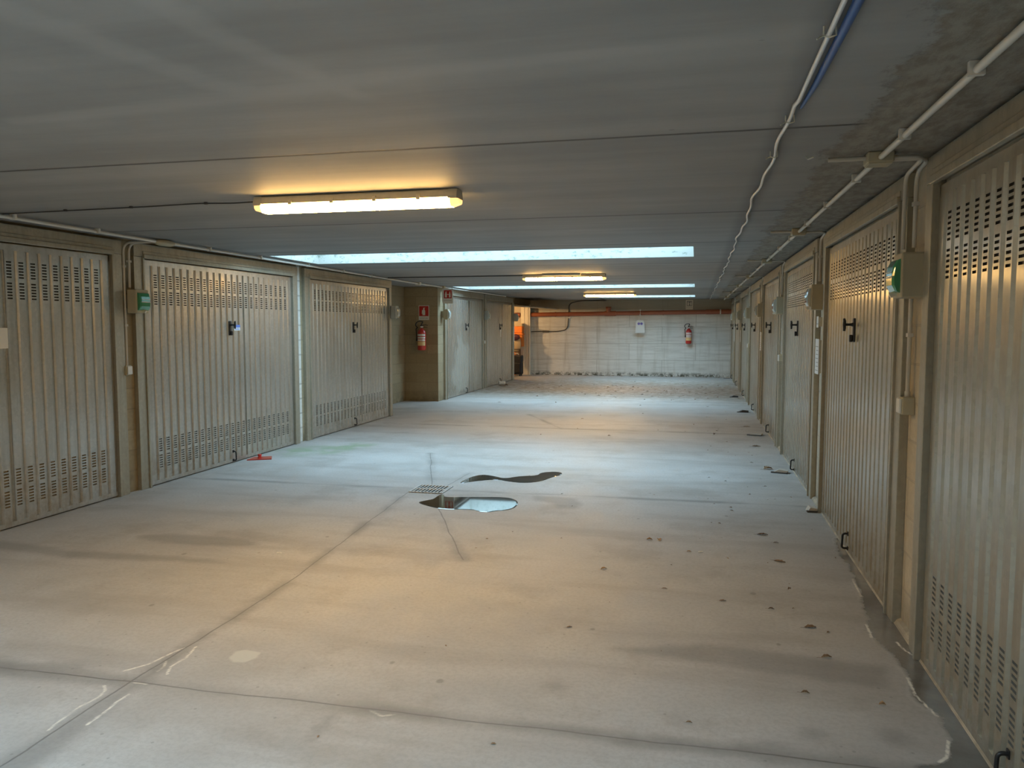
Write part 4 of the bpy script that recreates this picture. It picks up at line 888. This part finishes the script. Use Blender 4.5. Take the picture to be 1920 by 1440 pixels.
# ------------------------------------------------------------------ leaves and litter
def leaf_proto(seed, L=0.08, Wd=0.05, curl=0.6):
    r = random.Random(seed); vs = []; nu, nv = 9, 5
    for i in range(nu):
        t = i / (nu - 1); hw = Wd / 2 * math.sin(PI * min(1, t * 0.92 + 0.06)) ** 0.7 * (1 + 0.25 * math.sin(t * 19 + seed))
        for j in range(nv):
            s_ = (j / (nv - 1) - 0.5) * 2
            z = curl * hw * abs(s_) ** 1.5 + 0.012 * math.sin(t * PI) * curl + 0.004 * math.sin(t * 23 + j * 2 + seed)
            vs.append((t * L - L / 2, s_ * hw * (1 - 0.25 * curl), z))
    zm = min(v[2] for v in vs); vs = [(a, b, c - zm + 0.001) for a, b, c in vs]
    m = MB(); m.add(vs, [(i * nv + j, (i + 1) * nv + j, (i + 1) * nv + j + 1, i * nv + j + 1) for i in range(nu - 1) for j in range(nv - 1)])
    m.tube([(-L / 2, 0, vs[2][2] + 0.001), (-L / 2 - 0.02, 0.004, 0.004), (-L / 2 - 0.035, 0.002, 0.002)], 0.0012, 5)
    me = bpy.data.meshes.new('dry_leaf'); me.from_pydata(m.v, [], m.f); me.materials.append(M['leaf']); me.update(); return me
LP = [leaf_proto(1, 0.085, 0.055, 0.8), leaf_proto(2, 0.07, 0.035, 1.1), leaf_proto(3, 0.10, 0.05, 0.5), leaf_proto(4, 0.05, 0.03, 0.7), leaf_proto(5, 0.06, 0.045, 1.3)]
tan = [me.copy() for me in LP]
for me in tan: me.materials.clear(); me.materials.append(M['leaf_tan'])
def put_leaf(x, y, s, label, group=None, me=None, rz=None):
    o = bpy.data.objects.new('dry_leaf', me or random.choice(LP)); C.objects.link(o); o.location = (x, y, 0.0005); o.scale = (s, s, s * random.uniform(0.3, 0.7))
    o.rotation_euler = (0, 0, random.uniform(0, 2 * PI) if rz is None else rz); tag(o, label, 'leaf', group); return o
NL = [(-0.31, 5.78, 1.0, tan[4], 0.1, 'tan curled leaf in the middle of the near floor, left one of a touching pair'), (-0.24, 5.80, 0.95, tan[0], 1.8, 'tan curled leaf in the middle of the near floor, right one of a touching pair'),
      (0.809, 8.977, 1.7, LP[0], 0.5, 'largest rust-brown curled leaf, before the third right garage door'), (0.79, 9.07, 1.2, LP[4], 2.0, 'brown leaf touching the far side of the largest rust-brown leaf'),
      (0.805, 10.665, 1.5, LP[2], 0.2, 'brown leaf with upturned tip before the fourth right garage door'), (-0.563, 5.007, 0.9, tan[1], 0.7, 'small tan leaf left of the centre foreground'),
      (0.62, 4.27, 1.0, LP[0], 0.3, 'dark crumpled leaf on the floor near the second right garage door'), (0.70, 4.22, 0.6, LP[3], 1.0, 'leaf crumb just right of the dark crumpled leaf'),
      (0.642, 3.889, 1.0, LP[1], 0.3, 'thin dark leaf with a long stalk on the near floor'), (0.524, 6.121, 1.1, LP[2], 0.1, 'flat brown leaf farthest back of the three before the second right door'),
      (0.602, 5.915, 0.8, LP[1], 0.2, 'narrow brown leaf in the middle of the three before the second right door'), (0.581, 5.444, 1.1, LP[2], -0.4, 'long brown leaf lying slantwise before the second right door'),
      (-0.159, 4.708, 0.7, LP[1], 0.1, 'thin brown leaf right of the centre foreground'), (0.58, 4.873, 0.6, LP[4], 0.9, 'small upright dark leaf on the near right floor'),
      (0.442, 4.502, 0.65, LP[1], 0.0, 'small flat leaf left of the dark crumpled leaf'), (-0.626, 3.978, 0.8, LP[3], 0.4, 'faint leaf crumb in the centre foreground'),
      (0.492, 3.479, 0.7, LP[1], 0.0, 'narrow leaf in the near right foreground'), (0.795, 3.443, 0.62, tan[4], 0.0, 'square brown leaf fragment nearest the lower right corner'),
      (-0.02, 5.532, 0.7, tan[1], 0.0, 'thin pale leaf beside a white scrap on the floor'), (0.001, 3.105, 0.5, LP[1], 0.0, 'tiny leaf in the lower middle foreground'),
      (0.70, 8.008, 0.9, LP[3], 0.4, 'small leaf before the third right door, this side of the rust-brown one'), (0.809, 12.729, 1.5, LP[2], 0.0, 'flat leaf before the fourth right garage door')]
for x, y, s, me, rz, nm in NL: put_leaf(x, y, s * 0.72, nm, 'dry leaves on the near floor', me, rz)
for k in range(34):
    x = random.uniform(0.15, 0.98); y = random.uniform(4.4, 14.0)
    if y > 8.4 and y < 9.2: y += 1.1
    put_leaf(x, y, random.uniform(0.16, 0.42), 'tiny dry leaf crumb scattered along the right-hand doors', 'leaf crumbs along the right doors')
for k in range(24):
    put_leaf(random.uniform(-1.8, 0.4), random.uniform(2.6, 8.5), random.uniform(0.10, 0.28), 'tiny dark speck of leaf on the open near floor', 'leaf specks on the near floor')
for k in range(170):
    y = random.choice((random.gauss(18.2, 0.7), random.uniform(11, 23), random.gauss(19.8, 0.6))); x = random.uniform(-4.3, 0.95) if random.random() < 0.4 else random.uniform(-2.2, 0.95)
    put_leaf(x, min(y, 24), random.uniform(0.25, 0.85), 'small dry leaf in the litter scattered over the far floor', 'leaf litter on the far floor')
for k in range(60):
    put_leaf(random.uniform(-4.8, 1.0), random.uniform(24.45, 24.74), random.uniform(0.5, 1.2), 'dry leaf swept against the foot of the far wall', 'leaves along the far wall')
def litter(x, y, label, big=1.0, dark=False):
    root = empty('wood_wedge', (x, y, 0), random.uniform(-0.4, 0.4)); tag(root, label, 'wood scrap')
    m = MB(); m.prism([(-0.085 * big, 0.0), (0.06 * big, 0.0), (0.075 * big, 0.03), (-0.02, 0.04)], 'y', -0.045, 0.05); m.build('block', M['wire'] if dark else M['debris'], root)
    m = MB(); m.bbox(-0.10 * big, 0.07 * big, -0.06, -0.02, 0.001, 0.013, 0.003); m.build('strip', M['wire'], root)
litter(0.93, 8.80, 'pale wooden wedge below the pull of the third right garage door')
litter(0.88, 11.75, 'white and dark wedge below the pull of the fourth right garage door', 1.2)
litter(0.88, 14.85, 'dark wedge below the pull of the fifth right garage door', 1.2, True)
litter(0.86, 17.93, 'dark lump below the pull of the sixth right garage door', 1.1, True)
litter(0.95, 24.3, 'pale scrap at the far right corner of the floor', 1.1)
litter(1.00, 7.02, 'small pale chip at the foot of the strip before the third right door', 0.5)
# red plate by the second left door
root = empty('door_stop', (-5.07, 8.28, 0), 0.35); tag(root, 'small red plate with a peg standing before the second left garage door', 'door stop')
m = MB(); m.prism([(-0.13, -0.10), (0.15, -0.06), (0.12, 0.12), (-0.08, 0.10)], 'z', 0.001, 0.012); m.build('plate', M['red'], root)
m = MB(); m.tube([(0, 0, 0.010), (0, 0, 0.03), (0, 0, 0.055), (0, 0, 0.06)], [0.026, 0.02, 0.024, 0.018], 12); m.build('peg', M['red'], root)
# crumpled litter by the fifth left door
root = empty('crumpled_can', (-5.02, 20.05, 0), 0.4); tag(root, 'pale crumpled can by the foot of the left door with the white paper label', 'can')
m = MB(); m.lathe([(0, -0.09), (0.05, -0.09), (0.06, -0.05), (0.045, 0.0), (0.06, 0.05), (0.05, 0.09), (0, 0.09)], (0, 0, 0.062), 10, 0, 'x'); m.build('body', M['debris'], root)
for k, (x, y) in enumerate(((-4.93, 19.8), (-4.88, 19.95), (-5.0, 20.3))): put_leaf(x, y, 2.0, ['large dark leaf nearest the crumpled can', 'large dark leaf right of the crumpled can', 'large dark leaf behind the crumpled can'][k], 'leaves by the crumpled can')
# white scraps
for k, (x, y, nm) in enumerate(((0.06, 5.54, 'tiny white paper scrap beside a thin pale leaf'), (-2.83, 4.84, 'tiny white scrap left of centre on the near floor'), (-3.55, 19.4, 'white paper scrap on the far floor left of centre'), (-2.95, 19.2, 'tiny white crumb right of the far paper scrap'))):
    sc = 0.02 if y < 10 else 0.06
    m = MB(); m.add([(x - sc, y - sc * .4, 0.001), (x + sc, y - sc * .3, 0.004), (x + sc * .9, y + sc * .5, 0.002), (x - sc * .8, y + sc * .4, 0.006), (x, y, 0.009)], [(0, 1, 4), (1, 2, 4), (2, 3, 4), (3, 0, 4), (3, 2, 1, 0)])
    tag(m.build('paper_scrap', M['white']), nm, 'paper scrap')
